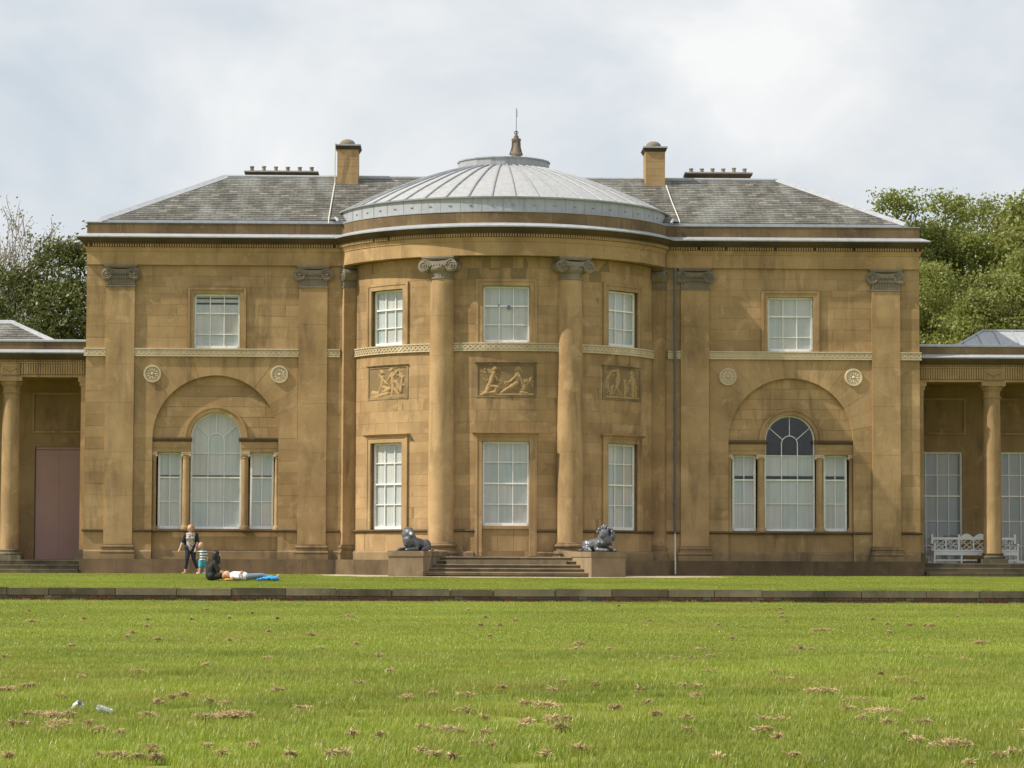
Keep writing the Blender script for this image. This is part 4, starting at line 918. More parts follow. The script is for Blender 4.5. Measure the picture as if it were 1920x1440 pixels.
for sg in (-1, 1):
    p0, d, u = ped_frame(sg)
    mp_ = lambda a, b, z: tuple((p0-u*a+d*b)[:2])+(z,)
    mb = MB(mp_); ln = 2.56
    mb.box(0.0, 1.14, 0.0, ln, -0.1, 0.60); pd = mb.build('pedestal', 'pedestal', house)
    mb = MB(mp_); mb.box(-0.025, 1.165, 0.02, ln+0.03, 0.602, 0.765); mb.build('pedestal_slab', 'pedestal', pd)
# ------------------------------------------------------------------ colonnades either side
def colonnade(sg):
    side = 'left' if sg < 0 else 'right'
    root = empty('colonnade', (sg*18.0, 0.72, 0), label=('sandstone colonnade with fluted frieze left of the house, pink boarded doorway behind' if sg < 0 else 'sandstone colonnade with fluted frieze right of the house, white bench under it'), cat='colonnade', group='colonnades beside the house')
    inv = root.location
    def B(mb, name, mat, parent=None, **k):
        mb.v = [(a-inv[0], b-inv[1], c-inv[2]) for a, b, c in mb.v]; return mb.build(name, mat, parent or root, **k)
    x0, x1 = sorted((sg*(XC+0.02), sg*24.0)); yf = 0.4
    mb = MB(); mb.box(x0, x1, yf+0.04, yf+0.62, 6.58, 7.40); ent = B(mb, 'entablature', 'joint')
    mb = MB(); mb.box(x0, x1, yf+0.02, yf+0.60, 6.572, 6.64); B(mb, 'architrave', 'frieze', ent)
    mb = MB(); n = 6
    for i in range(int((x1-x0)/0.082)):
        x = x0+0.082*(i+0.5); cxs = [sg*(16.57+2.45*k) for k in range(4)]
        if min(abs(x-c) for c in cxs) < 0.36: continue
        mb.band(x-0.028, x+0.028, [(-yf-0.05, 6.66), (-yf+0.012, 6.66), (-yf+0.012, 7.02), (-yf-0.05, 7.02)])
    mb.v = [(a, -b, c) for a, b, c in mb.v]; B(mb, 'frieze_flutes', 'frieze', ent, fix=False, kind='stuff')
    mb = MB()
    for i in range(int((x1-x0)/0.082)):
        x = x0+0.082*(i+0.5); mb.box(x-0.024, x+0.024, yf-0.06, yf+0.05, 7.09, 7.155)
    mb.box(x0, x1, yf-0.01, yf+0.05, 7.03, 7.085); B(mb, 'dentils', 'frieze', ent, fix=False, kind='stuff')
    def prof(name, mat, pts):
        mb = MB(); a = [mb.P(x0, y, z) for y, z in pts]; b = [mb.P(x1, y, z) for y, z in pts]; m = len(pts)
        for j in range(m): mb.F(a[j], a[(j+1) % m], b[(j+1) % m], b[j])
        mb.F(*a[::-1]); mb.F(*b); return B(mb, name, mat, ent)
    prof('cornice', 'soot_shade', [(yf+0.3, 7.157), (yf-0.09, 7.157), (yf-0.14, 7.20), (yf-0.24, 7.30), (yf-0.26, 7.36), (yf+0.3, 7.36)])
    prof('lead_flashing', 'lead', [(yf+0.3, 7.362), (yf-0.275, 7.355), (yf-0.28, 7.395), (yf-0.02, 7.50), (yf+0.3, 7.50)])
    for i in range(7):
        a, b = x0+(x1-x0)*i/7, x0+(x1-x0)*(i+1)/7; mb = MB(); mb.box(a+0.004, b-0.004, yf, yf+0.35, 7.49, 7.755); B(mb, 'parapet_stone', 'parapet', ent, fix=False)
    prof('lead_capping', 'lead', [(yf+0.38, 7.757), (yf-0.03, 7.757), (yf-0.03, 7.81), (yf+0.1, 7.845), (yf+0.38, 7.84)])
    for k in range(3):
        x = sg*(16.57+2.45*k); cy = yf+0.32
        mb = MB(); mb.lathe([(0.31, 0.79), (0.305, 2.5), (0.295, 4.4), (0.272, 6.04)], 32, (x, cy)); c = B(mb, 'column', 'stone_smooth', smooth=30)
        n = 40; mb = MB(); pr = [(0.272, 6.03), (0.31, 6.045), (0.31, 6.08), (0.275, 6.10), (0.28, 6.26), (0.30, 6.28), (0.36, 6.37), (0.37, 6.42), (0.30, 6.46)]
        rows = [[mb.P(x+q*(0.95 if (i % 2 and kk in (3, 4)) else 1)*math.sin(2*math.pi*i/n), cy-q*(0.95 if (i % 2 and kk in (3, 4)) else 1)*math.cos(2*math.pi*i/n), z) for kk, (q, z) in enumerate(pr)] for i in range(n)]
        for i in range(n):
            a, b = rows[i], rows[(i+1) % n]
            for j in range(len(pr)-1): mb.F(a[j], b[j], b[j+1], a[j+1])
        mb.box(x-0.40, x+0.40, cy-0.40, cy+0.40, 6.43, 6.57); B(mb, 'capital', 'stone_smooth', c, smooth=30)
        mb = MB(); mb.lathe([(0.1, 0.60), (0.40, 0.60), (0.42, 0.65), (0.40, 0.70), (0.345, 0.715), (0.34, 0.735), (0.375, 0.75), (0.375, 0.775), (0.31, 0.795)], 32, (x, cy)); mb.box(x-0.44, x+0.44, cy-0.44, cy+0.44, 0.45, 0.60); B(mb, 'base', 'coping', c, smooth=30)
        # carved block over each column: ox-skull-like swag kept plain, a ribboned wreath
        mb = MB(); mb.box(x-0.33, x+0.33, yf-0.008, yf+0.05, 6.645, 7.02)
        pts = [(x-0.26+0.52*i/10, yf-0.02, 6.92-0.10*math.sin(math.pi*i/10)) for i in range(11)]; mb.tube(pts, [0.02+0.025*math.sin(math.pi*i/10) for i in range(11)], 6)
        for q in (-0.26, 0.26): mb.tube([(x+q, yf-0.02, 6.95), (x+q*0.9, yf-0.02, 6.72)], [0.03, 0.012], 5)
        mb.tube([(x, yf-0.02, 6.86), (x, yf-0.02, 6.70)], [0.06, 0.02], 6); B(mb, 'carved_block', 'stone_smooth', ent)
    # respond against the house
    mb = MB(); a, b = sorted((sg*(XC+0.0), sg*(XC+0.20))); mb.box(a, b, yf+0.06, yf+0.58, 0.6, 6.05); rs = B(mb, 'respond', 'stone_smooth')
    a, b = sorted((sg*(XC+0.0), sg*(XC+0.30))); mb = MB(); mb.box(a, b, yf+0.02, yf+0.62, 6.42, 6.57); a2, b2 = sorted((sg*XC, sg*(XC+0.25))); mb.box(a2, b2, yf+0.04, yf+0.6, 6.28, 6.42); mb.box(*sorted((sg*XC, sg*(XC+0.205))), yf+0.055, yf+0.585, 6.05, 6.28); B(mb, 'capital', 'stone_smooth', rs)
    mb = MB(); mb.box(*sorted((sg*XC, sg*(XC+0.32))), yf, yf+0.64, 0.45, 0.62); mb.box(*sorted((sg*XC, sg*(XC+0.26))), yf+0.03, yf+0.61, 0.62, 0.79); B(mb, 'base', 'coping', rs)
    # steps, floor, ceiling, back wall
    for k in range(3):
        zt = 0.45-0.15*k; mb = MB(); ye = 3.2 if k == 0 else 0.2; ya = 0.22-0.34*k
        xa, xb = sorted((sg*(XC+0.12), sg*24.0)); mb.box(xa, xb, ya, ye-0.34*max(0, k-1)*1.0 if k else 3.2, zt-0.144, zt-0.006); mb.box(xa, xb, ya-0.025, ya+0.2, zt-0.05, zt); B(mb, 'step', 'coping')
    wx0, wx1 = sorted((sg*(XC+0.0), sg*24.0)); YB = 3.0
    mb = MB(); mb.box(wx0, wx1, yf+0.62, YB+0.35, 6.60, 6.75); B(mb, 'ceiling', 'back')
    holes = [(sg*15.2-0.88, sg*15.2+0.80, 0.45, 4.34)] if sg < 0 else [(14.25, 15.98, 0.45, 4.31), (17.15, 18.9, 0.45, 4.31)]
    pan = [(-16.12, -14.4, 4.88, 6.13)] if sg < 0 else [(14.3, 16.02, 4.97, 6.10), (17.15, 18.9, 4.97, 6.10)]
    mb = MB(lambda u, d, z: (u, YB-d, z))
    for a, b, p, q in rect_minus(wx0, wx1, 0.0, 7.3, holes): mb.box(a, b, -0.35, 0.0, p, q)
    bwl = B(mb, 'back_wall', 'back', fix=False)
    for a, b, p, q in pan:
        mb = MB(lambda u, d, z: (u, YB-d, z)); f = 0.07
        mb.box(a-f, a, 0, 0.05, p-f, q+f); mb.box(b, b+f, 0, 0.05, p-f, q+f); mb.box(a, b, 0, 0.05, q, q+f); mb.box(a, b, 0, 0.06, p-f, p); B(mb, 'wall_panel', 'stone_smooth', bwl)
    for a, b, p, q in holes:
        if sg < 0:
            mb = MB(lambda u, d, z: (u, YB-d, z)); [mb.box(a+(b-a)*k/2+0.004, a+(b-a)*(k+1)/2-0.004, -0.12, -0.07+0.003*k, p+0.01, q-0.31) for k in (0, 1)]; mb.box(a+0.004, b-0.004, -0.12, -0.068, q-0.302, q); mb.box(a, b, -0.13, -0.085, p, q); B(mb, 'boarded_door', 'pink')
            mb = MB(lambda u, d, z: (u, YB-d, z)); mb.box(a+0.0, a+0.03, -0.07, -0.05, p, q); mb.box(b-0.03, b, -0.07, -0.05, p, q); mb.box(a+0.03, b-0.03, -0.07, -0.05, q-0.12, q-0.1); B(mb, 'door_edge', 'iron')
        else:
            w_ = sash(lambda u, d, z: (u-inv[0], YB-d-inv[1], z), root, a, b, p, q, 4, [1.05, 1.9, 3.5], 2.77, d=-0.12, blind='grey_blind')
    # low roof behind the parapet
    if sg < 0: xa, xb, za, zb, mat = -15.22, -16.86, 7.80, 8.56, 'slate'
    else: xa, xb, za, zb, mat = 15.38, 16.62, 7.80, 8.47, 'lead'
    ya, yr, yb = 1.0, 2.5, 4.0; xe = sg*24.0; mb = MB()
    p = [mb.P(xa, ya, za), mb.P(xe, ya, za), mb.P(xe, yr, zb), mb.P(xb, yr, zb), mb.P(xa, yb, za), mb.P(xe, yb, za)]
    mb.F(p[0], p[1], p[2], p[3]); mb.F(p[4], p[0], p[3]); mb.F(p[5], p[4], p[3], p[2]); rf = B(mb, 'roof', mat)
    mb = MB(); mb.tube([(xa, ya, za), (xb, yr, zb), (xe, yr, zb)], 0.10 if sg < 0 else 0.06, 7); B(mb, 'hip_roll', 'lead', rf, smooth=40)
    if sg < 0:
        s_ = slates([(xe-inv[0], ya-inv[1], za), (xa-inv[0], ya-inv[1], za)], [(xe-inv[0], yr-inv[1], zb), (xb-inv[0], yr-inv[1], zb)], 8, 0.34, 'slates', rf)
    else:
        for k in range(8):
            x = 15.75+0.62*k; t_ = min(1, max(0, (x-15.38)/1.24)); mb = MB(); mb.tube([(x, ya, za+0.02), (x, ya+(yr-ya)*t_, za+(zb-za)*t_+0.02)], 0.022, 5); B(mb, 'lead_seam', 'lead', rf)
    mb = MB(); mb.box(wx0, wx1, yf+0.35, 4.2, 7.45, 7.60); B(mb, 'lead_flat', 'lead', rf)
    return root
for sg in (-1, 1): colonnade(sg)

# ------------------------------------------------------------------ bench
bx, by, bz = 16.12, 1.55, 0.45
bench = empty('garden_bench', (bx, by, bz), label='long white wooden bench with lattice back under the colonnade', cat='bench')
def BP(mb, name, **k): return mb.build(name, 'bench', bench, fix=False, **k)
hw = 1.42
for x in (-hw, -hw/3*1.06, hw/3*1.06, hw): BP(MB().box(x-0.035, x+0.035, 0.22, 0.30, 0, 0.99 if abs(x) > 1 else 0.98), 'back_post')
for x in (-hw, -hw/3*1.06, hw/3*1.06, hw): BP(MB().box(x-0.03, x+0.03, -0.26, -0.20, 0, 0.40 if abs(x) < 1 else 0.62), 'leg')
for x in (-hw, hw): BP(MB().box(x-0.04, x+0.04, -0.30, 0.24, 0.62, 0.66), 'armrest')
mb = MB(); pl = [(-hw, 0.78), (hw, 0.78)]
top = []
for i in range(61):
    x = -hw+2*hw*i/60; q = abs(x); h = 0.86
    if q < 0.46: h = 0.86+0.13*max(0.0, math.sin(math.pi*min(1, max(0, (0.46-q)/0.44)))**0.8) if q > 0.02 else 0.86
    top.append((x, h))
for (xa, ha), (xb, hb) in zip(top, top[1:]):
    a = [mb.P(xa, 0.235, 0.80), mb.P(xb, 0.235, 0.80), mb.P(xb, 0.235, hb+0.02), mb.P(xa, 0.235, ha+0.02)]; b = [mb.P(xa, 0.285, 0.80), mb.P(xb, 0.285, 0.80), mb.P(xb, 0.285, hb+0.02), mb.P(xa, 0.285, ha+0.02)]
    mb.F(*a); mb.F(*b[::-1]); mb.F(a[3], a[2], b[2], b[3]); mb.F(a[1], a[0], b[0], b[1])
BP(mb, 'top_rail')
BP(MB().box(-hw, hw, 0.237, 0.283, 0.40, 0.46), 'back_rail')
np_ = 6
for i in range(1, np_):
    x = -hw+2*hw*i/np_
    if i not in (2, 4): BP(MB().box(x-0.025, x+0.025, 0.24, 0.28, 0.46, 0.80), 'back_stile')
def bar(mb, xa, za, xb, zb, wd=0.02):
    l = math.hypot(xb-xa, zb-za); nx_, nz_ = -(zb-za)/l*wd/2, (xb-xa)/l*wd/2; m0 = mb.mp; mb.mp = lambda u, d, z: (u, d, z)
    mb.prism([(xa+nx_, za+nz_), (xb+nx_, zb+nz_), (xb-nx_, zb-nz_), (xa-nx_, za-nz_)], 0.25, 0.272); mb.mp = m0
for i in range(np_):
    xa, xb = -hw+2*hw*i/np_+0.03, -hw+2*hw*(i+1)/np_-0.03; za, zb = 0.46, 0.80; f = lambda a, b: (xa+(xb-xa)*a, za+(zb-za)*b)
    for p, q in (((0, 0), (1, 1)), ((0, 1), (1, 0)), ((0.0, 0.5), (0.25, 0.75)), ((0.5, 0.0), (0.75, 0.25)), ((0.25, 0.25), (0.0, 0.5)), ((0.5, 1.0), (0.75, 0.75)), ((0.75, 0.25), (1.0, 0.5)), ((0.25, 0.75), (0.5, 1.0)), ((0.0, 0.5), (0.5, 0.0)), ((1.0, 0.5), (0.5, 1.0))):
        mb = MB(); bar(mb, *f(*p), *f(*q)); BP(mb, 'lattice_slat')
for k in range(5): BP(MB().box(-hw, hw, -0.28+0.105*k, -0.19+0.105*k, 0.40, 0.425), 'seat_slat')
BP(MB().box(-hw+0.03, hw-0.03, -0.265, -0.24, 0.27, 0.398), 'seat_apron'); BP(MB().box(-hw+0.03, hw-0.03, -0.25, -0.22, 0.08, 0.125), 'stretcher'); BP(MB().box(-hw+0.03, hw-0.03, 0.24, 0.27, 0.08, 0.125), 'stretcher')

# ------------------------------------------------------------------ terrace retaining wall
tw = empty('terrace_wall', (0, WALL_Y, 0), label='low brick retaining wall with weathered stone coping between the two lawns', cat='wall')
MB().box(-60, 60, 0.03, 0.30, -1.0, -0.30).build('wall_core', 'coping', tw)
x = -17.6; rnd = random.Random(3)
while x < 17.6:
    l = rnd.uniform(0.85, 1.7); q = rnd.uniform(-0.006, 0.006); mb = MB(); z1 = terrace_z(WALL_Y)+0.005
    mb.box(x+0.009, x+l-0.009, -0.05+q*2, 0.32, -0.445+q*0.4, z1+q*1.8)
    o = mb.build('coping_stone', 'coping', tw); x += l
for a, b in ((-60, -17.6), (x, 60)): MB().box(a, b, -0.05, 0.32, -0.445, terrace_z(WALL_Y)+0.004).build('coping_run', 'coping', tw)
bk = MB().box(-0.107, 0.107, -0.012, 0.05, -0.0325, 0.0325).build('brick', 'brick', tw, fix=False); first = True; xs = []
for c in range(2):
    for i in range(-74, 75): xs.append((i*0.228+(0.114 if c else 0.0), c))
xs.sort(key=lambda q: abs(q[0])); rest = MB()
for k, (bx_, c) in enumerate(xs):
    zz = -0.487-0.077*c
    if k < 296:
        o = bk if first else bk.copy()
        if not first: link(o, tw)
        first = False; o.location = (bx_, rnd.uniform(-0.008, 0.004), zz)
for c in range(2, 6):
    for i in range(-74, 75): rest.tn = rnd.random(); q = i*0.228+(0.114 if c % 2 else 0); rest.box(q-0.107, q+0.107, -0.01, 0.05, -0.487-0.077*c-0.0325, -0.487-0.077*c+0.0325)
for sgn in (-1, 1):
    for c in range(6):
        for i in range(75, 260): rest.tn = rnd.random(); q = sgn*i*0.228+(0.114 if c % 2 else 0); rest.box(q-0.107, q+0.107, -0.01, 0.05, -0.487-0.077*c-0.0325, -0.487-0.077*c+0.0325)
rest.build('brick_courses', 'brick', tw, fix=False, tones=True, kind='stuff')
# ------------------------------------------------------------------ continuous bodies: tapered limbs fused into one skin
def fused(name, prims, voxel, parent=None, loc=(0, 0, 0), rz=0.0, smooth=2, disp=None):
    """prims: ('c', p0, p1, r0, r1, material) tapered capsules or ('e', centre, radii, material) ellipsoids, fused into one surface"""
    mb = MB()
    for p in prims:
        if p[0] == 'c':
            a, b, r0, r1 = Vector(p[1]), Vector(p[2]), p[3], p[4]; d = b-a
            dn = d.normalized() if d.length > 1e-6 else Vector((0, 0, 1)); pts, rr = [], []
            for q in (-88, -60, -30, 0): pts.append(a+dn*(r0*math.sin(R_(q)))); rr.append(max(1e-3, r0*math.cos(R_(q))))
            for q in (0, 30, 60, 88): pts.append(b+dn*(r1*math.sin(R_(q)))); rr.append(max(1e-3, r1*math.cos(R_(q))))
            mb.tube(pts, rr, 12)
        else: mb.sphere(p[1], 1.0, 16, 10, p[2])
    tmp = mb.build('tmp', 'skin', None, fix=True)
    md = tmp.modifiers.new('r', 'REMESH'); md.mode = 'VOXEL'; md.voxel_size = voxel
    dg = bpy.context.evaluated_depsgraph_get(); dg.update(); me = bpy.data.meshes.new_from_object(tmp.evaluated_get(dg))
    old = tmp.data; bpy.data.objects.remove(tmp); bpy.data.meshes.remove(old); me.name = name
    b = bmesh.new(); b.from_mesh(me)
    for _ in range(smooth): bmesh.ops.smooth_vert(b, verts=b.verts, factor=0.5, use_axis_x=True, use_axis_y=True, use_axis_z=True)
    if disp:
        b.normal_update()
        for v in b.verts: v.co += v.normal*disp(v.co)
    b.to_mesh(me); b.free()
    mats = []
    for p in prims:
        if p[-1] not in mats: mats.append(p[-1])
    me.materials.clear()
    for m_ in mats: me.materials.append(M[m_])
    n = len(me.polygons); ct = np.empty(n*3); me.polygons.foreach_get('center', ct); ct = ct.reshape(-1, 3); best = np.full(n, 1e9); idx = np.zeros(n, dtype=np.int32)
    for p in prims:
        if p[0] == 'c':
            a, b_ = np.array(p[1], float), np.array(p[2], float); d = b_-a; l2 = d@d+1e-12; t_ = np.clip(((ct-a)@d)/l2, 0, 1); ds = np.linalg.norm(ct-a-t_[:, None]*d, axis=1)-(p[3]+(p[4]-p[3])*t_)
        else:
            rr = np.array(p[2]); ds = (np.linalg.norm((ct-np.array(p[1]))/rr, axis=1)-1)*rr.min()
        k = ds < best; best[k] = ds[k]; idx[k] = mats.index(p[-1])
    me.polygons.foreach_set('material_index', idx); me.polygons.foreach_set('use_smooth', [True]*n)
    o = bpy.data.objects.new(name, me); link(o, parent); o.location = loc; o.rotation_euler = (0, 0, rz); return o
def hand(prims, wrist, dirv, side, mat='skin', s=1.0, curl=0.35):
    """palm, four unequal bent fingers and a thumb"""
    w_, d = Vector(wrist), Vector(dirv).normalized(); sd = Vector(side).normalized(); sd = (sd-d*sd.dot(d)).normalized(); nn = d.cross(sd)
    pal = w_+d*0.075*s; prims.append(('c', tuple(w_), tuple(pal), 0.026*s, 0.034*s, mat))
    for k, ln in enumerate((0.066, 0.078, 0.072, 0.055)):
        b0 = pal+sd*(k-1.5)*0.019*s; k1 = b0+(d+nn*curl*0.5).normalized()*ln*0.55*s; k2 = k1+(d+nn*curl*1.6).normalized()*ln*0.5*s
        prims.append(('c', tuple(b0), tuple(k1), 0.0095*s, 0.009*s, mat)); prims.append(('c', tuple(k1), tuple(k2), 0.009*s, 0.0075*s, mat))
    t0 = w_+d*0.02*s-sd*0.02*s; t1 = t0-sd*0.03*s+d*0.03*s; t2 = t1+d*0.035*s+nn*0.012*s
    prims.append(('c', tuple(t0), tuple(t1), 0.013*s, 0.011*s, mat)); prims.append(('c', tuple(t1), tuple(t2), 0.011*s, 0.008*s, mat))
def head(prims, c, r, face, hair, up=(0, 0, 1), mat='skin'):
    """skull, jaw, nose, mouth, eyes, ears; face = looking direction"""
    c, f = Vector(c), Vector(face).normalized(); u = Vector(up); s_ = f.cross(u).normalized()
    prims.append(('e', tuple(c), (r*0.82, r*0.86, r*1.02), mat)); j = c+f*r*0.30-u*r*0.55; prims.append(('e', tuple(j), (r*0.55, r*0.55, r*0.5), mat))
    prims.append(('c', tuple(c+f*r*0.80+u*r*0.02), tuple(c+f*r*1.02-u*r*0.22), r*0.10, r*0.15, mat))
    prims.append(('c', tuple(c+f*r*0.80-u*r*0.52-s_*r*0.18), tuple(c+f*r*0.80-u*r*0.52+s_*r*0.18), r*0.07, r*0.07, 'lip'))
    for q in (-1, 1):
        prims.append(('e', tuple(c+f*r*0.78+s_*q*r*0.32+u*r*0.06), (r*0.10, r*0.10, r*0.08), 'eye')); prims.append(('e', tuple(c+s_*q*r*0.84-u*r*0.08), (r*0.12, r*0.14, r*0.22), mat))
    prims.append(('e', tuple(c-f*r*0.30+u*r*0.20), (r*0.93, r*0.95, r*0.95), hair))
    return c, f, u, s_
# woman walking, seen from the front and a little from her right
WL = (-10.31, -1.35, terrace_z(-1.35)+0.004); pr = []
C_ = (-0.02, -0.02, 1.505); head(pr, C_, 0.112, (-0.62, -0.78, -0.05), 'hair_red')
pr += [('e', (0.035, 0.05, 1.50), (0.085, 0.085, 0.115), 'hair_red'), ('e', (0.06, 0.10, 1.46), (0.06, 0.06, 0.09), 'hair_red')]
pr += [('c', (0.0, 0.0, 1.30), (-0.01, -0.005, 1.42), 0.058, 0.052, 'skin'), ('c', (-0.10, 0.0, 1.29), (0.10, 0.0, 1.295), 0.075, 0.075, 'print'), ('c', (-0.01, -0.03, 1.24), (-0.01, -0.02, 0.98), 0.135, 0.125, 'print'), ('c', (-0.07, -0.09, 1.17), (0.06, -0.09, 1.17), 0.085, 0.085, 'print'), ('c', (0, 0, 0.98), (0, 0, 0.89), 0.145, 0.15, 'print')]
pr += [('c', (-0.15, 0.05, 1.30), (-0.16, 0.04, 0.98), 0.072, 0.06, 'navy'), ('c', (0.15, 0.03, 1.30), (0.165, 0.03, 0.92), 0.075, 0.065, 'navy'), ('c', (0, 0.10, 1.28), (0, 0.10, 0.98), 0.11, 0.11, 'navy')]
pr += [('c', (-0.185, 0.0, 1.285), (-0.265, -0.03, 1.05), 0.062, 0.052, 'navy'), ('c', (-0.265, -0.03, 1.05), (-0.345, -0.10, 0.83), 0.042, 0.028, 'skin')]; hand(pr, (-0.345, -0.10, 0.83), (-0.3, -0.25, -0.9), (0.2, -1, 0))
pr += [('c', (0.185, 0.0, 1.29), (0.235, 0.02, 1.06), 0.064, 0.052, 'navy'), ('c', (0.235, 0.02, 1.06), (0.165, -0.09, 0.85), 0.042, 0.028, 'skin')]; hand(pr, (0.165, -0.09, 0.85), (-0.1, -0.1, -1), (0.5, -0.8, 0), curl=0.7)
pr += [('c', (-0.07, 0, 0.88), (0.07, 0, 0.88), 0.135, 0.135, 'navy'), ('c', (-0.075, 0, 0.86), (-0.10, -0.05, 0.50), 0.105, 0.068, 'navy'), ('c', (-0.10, -0.05, 0.50), (-0.155, -0.02, 0.20), 0.064, 0.052, 'navy'), ('c', (-0.155, -0.02, 0.20), (-0.175, -0.01, 0.075), 0.04, 0.033, 'skin'), ('c', (-0.17, 0.0, 0.045), (-0.245, -0.10, 0.028), 0.036, 0.028, 'skin')]
pr += [('c', (0.075, 0, 0.86), (0.10, 0.0, 0.50), 0.105, 0.068, 'navy'), ('c', (0.10, 0.0, 0.50), (0.205, 0.05, 0.22), 0.064, 0.05, 'navy'), ('c', (0.205, 0.05, 0.22), (0.245, 0.07, 0.10), 0.04, 0.034, 'skin'), ('c', (0.26, 0.08, 0.085), (0.21, -0.02, 0.025), 0.036, 0.027, 'skin')]
tag(fused('person', pr, 0.0085, None, WL, 0.0), 'woman in navy cardigan, patterned top and cropped navy trousers walking with a child', 'person')
# child holding her hand
pr = []; head(pr, (-0.07, -0.02, 0.935), 0.098, (-0.75, -0.62, -0.05), 'hair_blond')
pr += [('c', (-0.03, 0, 0.76), (-0.05, -0.01, 0.86), 0.042, 0.04, 'skin'), ('c', (-0.075, 0, 0.755), (0.065, 0, 0.755), 0.052, 0.052, 'stripe'), ('c', (0, 0, 0.73), (0.01, 0, 0.47), 0.098, 0.105, 'stripe'), ('c', (-0.045, 0, 0.42), (0.06, 0, 0.42), 0.085, 0.085, 'teal')]
pr += [('c', (-0.105, 0, 0.75), (-0.17, -0.03, 0.70), 0.042, 0.036, 'stripe'), ('c', (-0.17, -0.03, 0.70), (-0.215, -0.06, 0.735), 0.028, 0.022, 'skin')]; hand(pr, (-0.215, -0.06, 0.735), (-0.2, -0.05, 1), (0.3, -1, 0), s=0.62, curl=0.8)
pr += [('c', (0.10, 0, 0.75), (0.135, 0.0, 0.62), 0.042, 0.036, 'stripe'), ('c', (0.135, 0, 0.62), (0.165, -0.03, 0.49), 0.028, 0.021, 'skin')]; hand(pr, (0.165, -0.03, 0.49), (0.1, -0.2, -1), (0.2, -1, 0), s=0.62)
for x, kx, fx_, dy in ((-0.045, -0.06, -0.09, -0.04), (0.06, 0.065, 0.085, 0.05)):
    pr += [('c', (x, 0, 0.42), (kx, dy, 0.26), 0.075, 0.066, 'teal'), ('c', (kx, dy, 0.27), (fx_, dy*1.2, 0.07), 0.042, 0.03, 'skin'), ('c', (fx_, dy*1.2, 0.035), (fx_-0.06, dy*1.2-0.07, 0.025), 0.032, 0.026, 'white_cloth')]
tag(fused('person', pr, 0.0075, None, (-9.92, -1.40, terrace_z(-1.4)+0.004), 0.0), 'small blond child in a striped shirt and blue shorts beside the woman', 'person')
# seated person in black, facing right along the lawn
ZS = terrace_z(-14.0)+0.02; pr = []
head(pr, (0.11, -0.01, 0.705), 0.115, (0.93, 0.28, -0.25), 'hair_black')
pr += [('e', (0.075, -0.02, 0.69), (0.118, 0.115, 0.145), 'hair_black'), ('c', (0.05, -0.03, 0.66), (0.055, -0.05, 0.47), 0.10, 0.075, 'hair_black'), ('c', (0.15, -0.09, 0.66), (0.15, -0.10, 0.50), 0.05, 0.04, 'hair_black'), ('c', (0.06, 0, 0.50), (0.09, 0, 0.60), 0.06, 0.055, 'skin')]
pr += [('c', (-0.06, 0, 0.14), (-0.05, 0, 0.32), 0.165, 0.155, 'black'), ('c', (-0.05, 0, 0.32), (0.03, 0, 0.47), 0.155, 0.11, 'black'), ('c', (0.03, -0.17, 0.47), (0.03, 0.17, 0.47), 0.075, 0.075, 'black'), ('c', (-0.05, -0.08, 0.12), (-0.05, 0.08, 0.12), 0.13, 0.13, 'black')]
pr += [('c', (0.04, -0.19, 0.46), (0.14, -0.23, 0.27), 0.062, 0.058, 'black'), ('c', (0.14, -0.23, 0.27), (0.40, -0.20, 0.15), 0.042, 0.03, 'skin')]; hand(pr, (0.40, -0.20, 0.15), (1, 0.1, -0.15), (0, 1, 0))
pr += [('c', (0.04, 0.19, 0.46), (0.16, 0.22, 0.26), 0.062, 0.056, 'black'), ('c', (0.16, 0.22, 0.26), (0.42, 0.10, 0.20), 0.042, 0.03, 'skin')]; hand(pr, (0.42, 0.10, 0.20), (1, -0.2, -0.1), (0, 1, 0))
for y in (-0.10, 0.10): pr += [('c', (0.0, y, 0.09), (0.42, y*1.3, 0.13), 0.09, 0.068, 'black'), ('c', (0.42, y*1.3, 0.13), (0.82, y*1.1, 0.06), 0.064, 0.045, 'black'), ('c', (0.84, y*1.1, 0.05), (0.88, y*1.1, 0.14), 0.04, 0.032, 'black')]
tag(fused('person', pr, 0.009, None, (-8.53, -14.0, ZS), R_(4)), 'person with long black hair in black clothes sitting on the grass', 'person')
# person lying on the back, head by the seated one's lap
ZL = terrace_z(-14.3)+0.02; pr = []
head(pr, (-0.72, 0.0, 0.16), 0.11, (0.30, -0.05, 1.0), 'hair_red', up=(-1, 0, 0.2))
pr += [('c', (-0.60, 0, 0.12), (-0.66, 0, 0.13), 0.055, 0.055, 'skin'), ('c', (-0.52, -0.15, 0.115), (-0.52, 0.15, 0.115), 0.08, 0.08, 'white_cloth'), ('c', (-0.50, 0, 0.13), (-0.22, 0, 0.125), 0.135, 0.125, 'white_cloth'), ('c', (-0.20, -0.07, 0.11), (-0.20, 0.07, 0.11), 0.115, 0.115, 'white_cloth')]
pr += [('c', (-0.52, -0.19, 0.12), (-0.36, -0.25, 0.09), 0.055, 0.045, 'white_cloth'), ('c', (-0.36, -0.25, 0.09), (-0.30, -0.13, 0.24), 0.038, 0.028, 'skin')]; hand(pr, (-0.30, -0.13, 0.24), (0.3, 0.9, 0.05), (1, 0, 0))
pr += [('c', (-0.52, 0.19, 0.12), (-0.28, 0.27, 0.08), 0.05, 0.042, 'white_cloth'), ('c', (-0.28, 0.27, 0.08), (-0.05, 0.25, 0.06), 0.036, 0.027, 'skin')]; hand(pr, (-0.05, 0.25, 0.06), (1, 0, 0), (0, 1, 0))
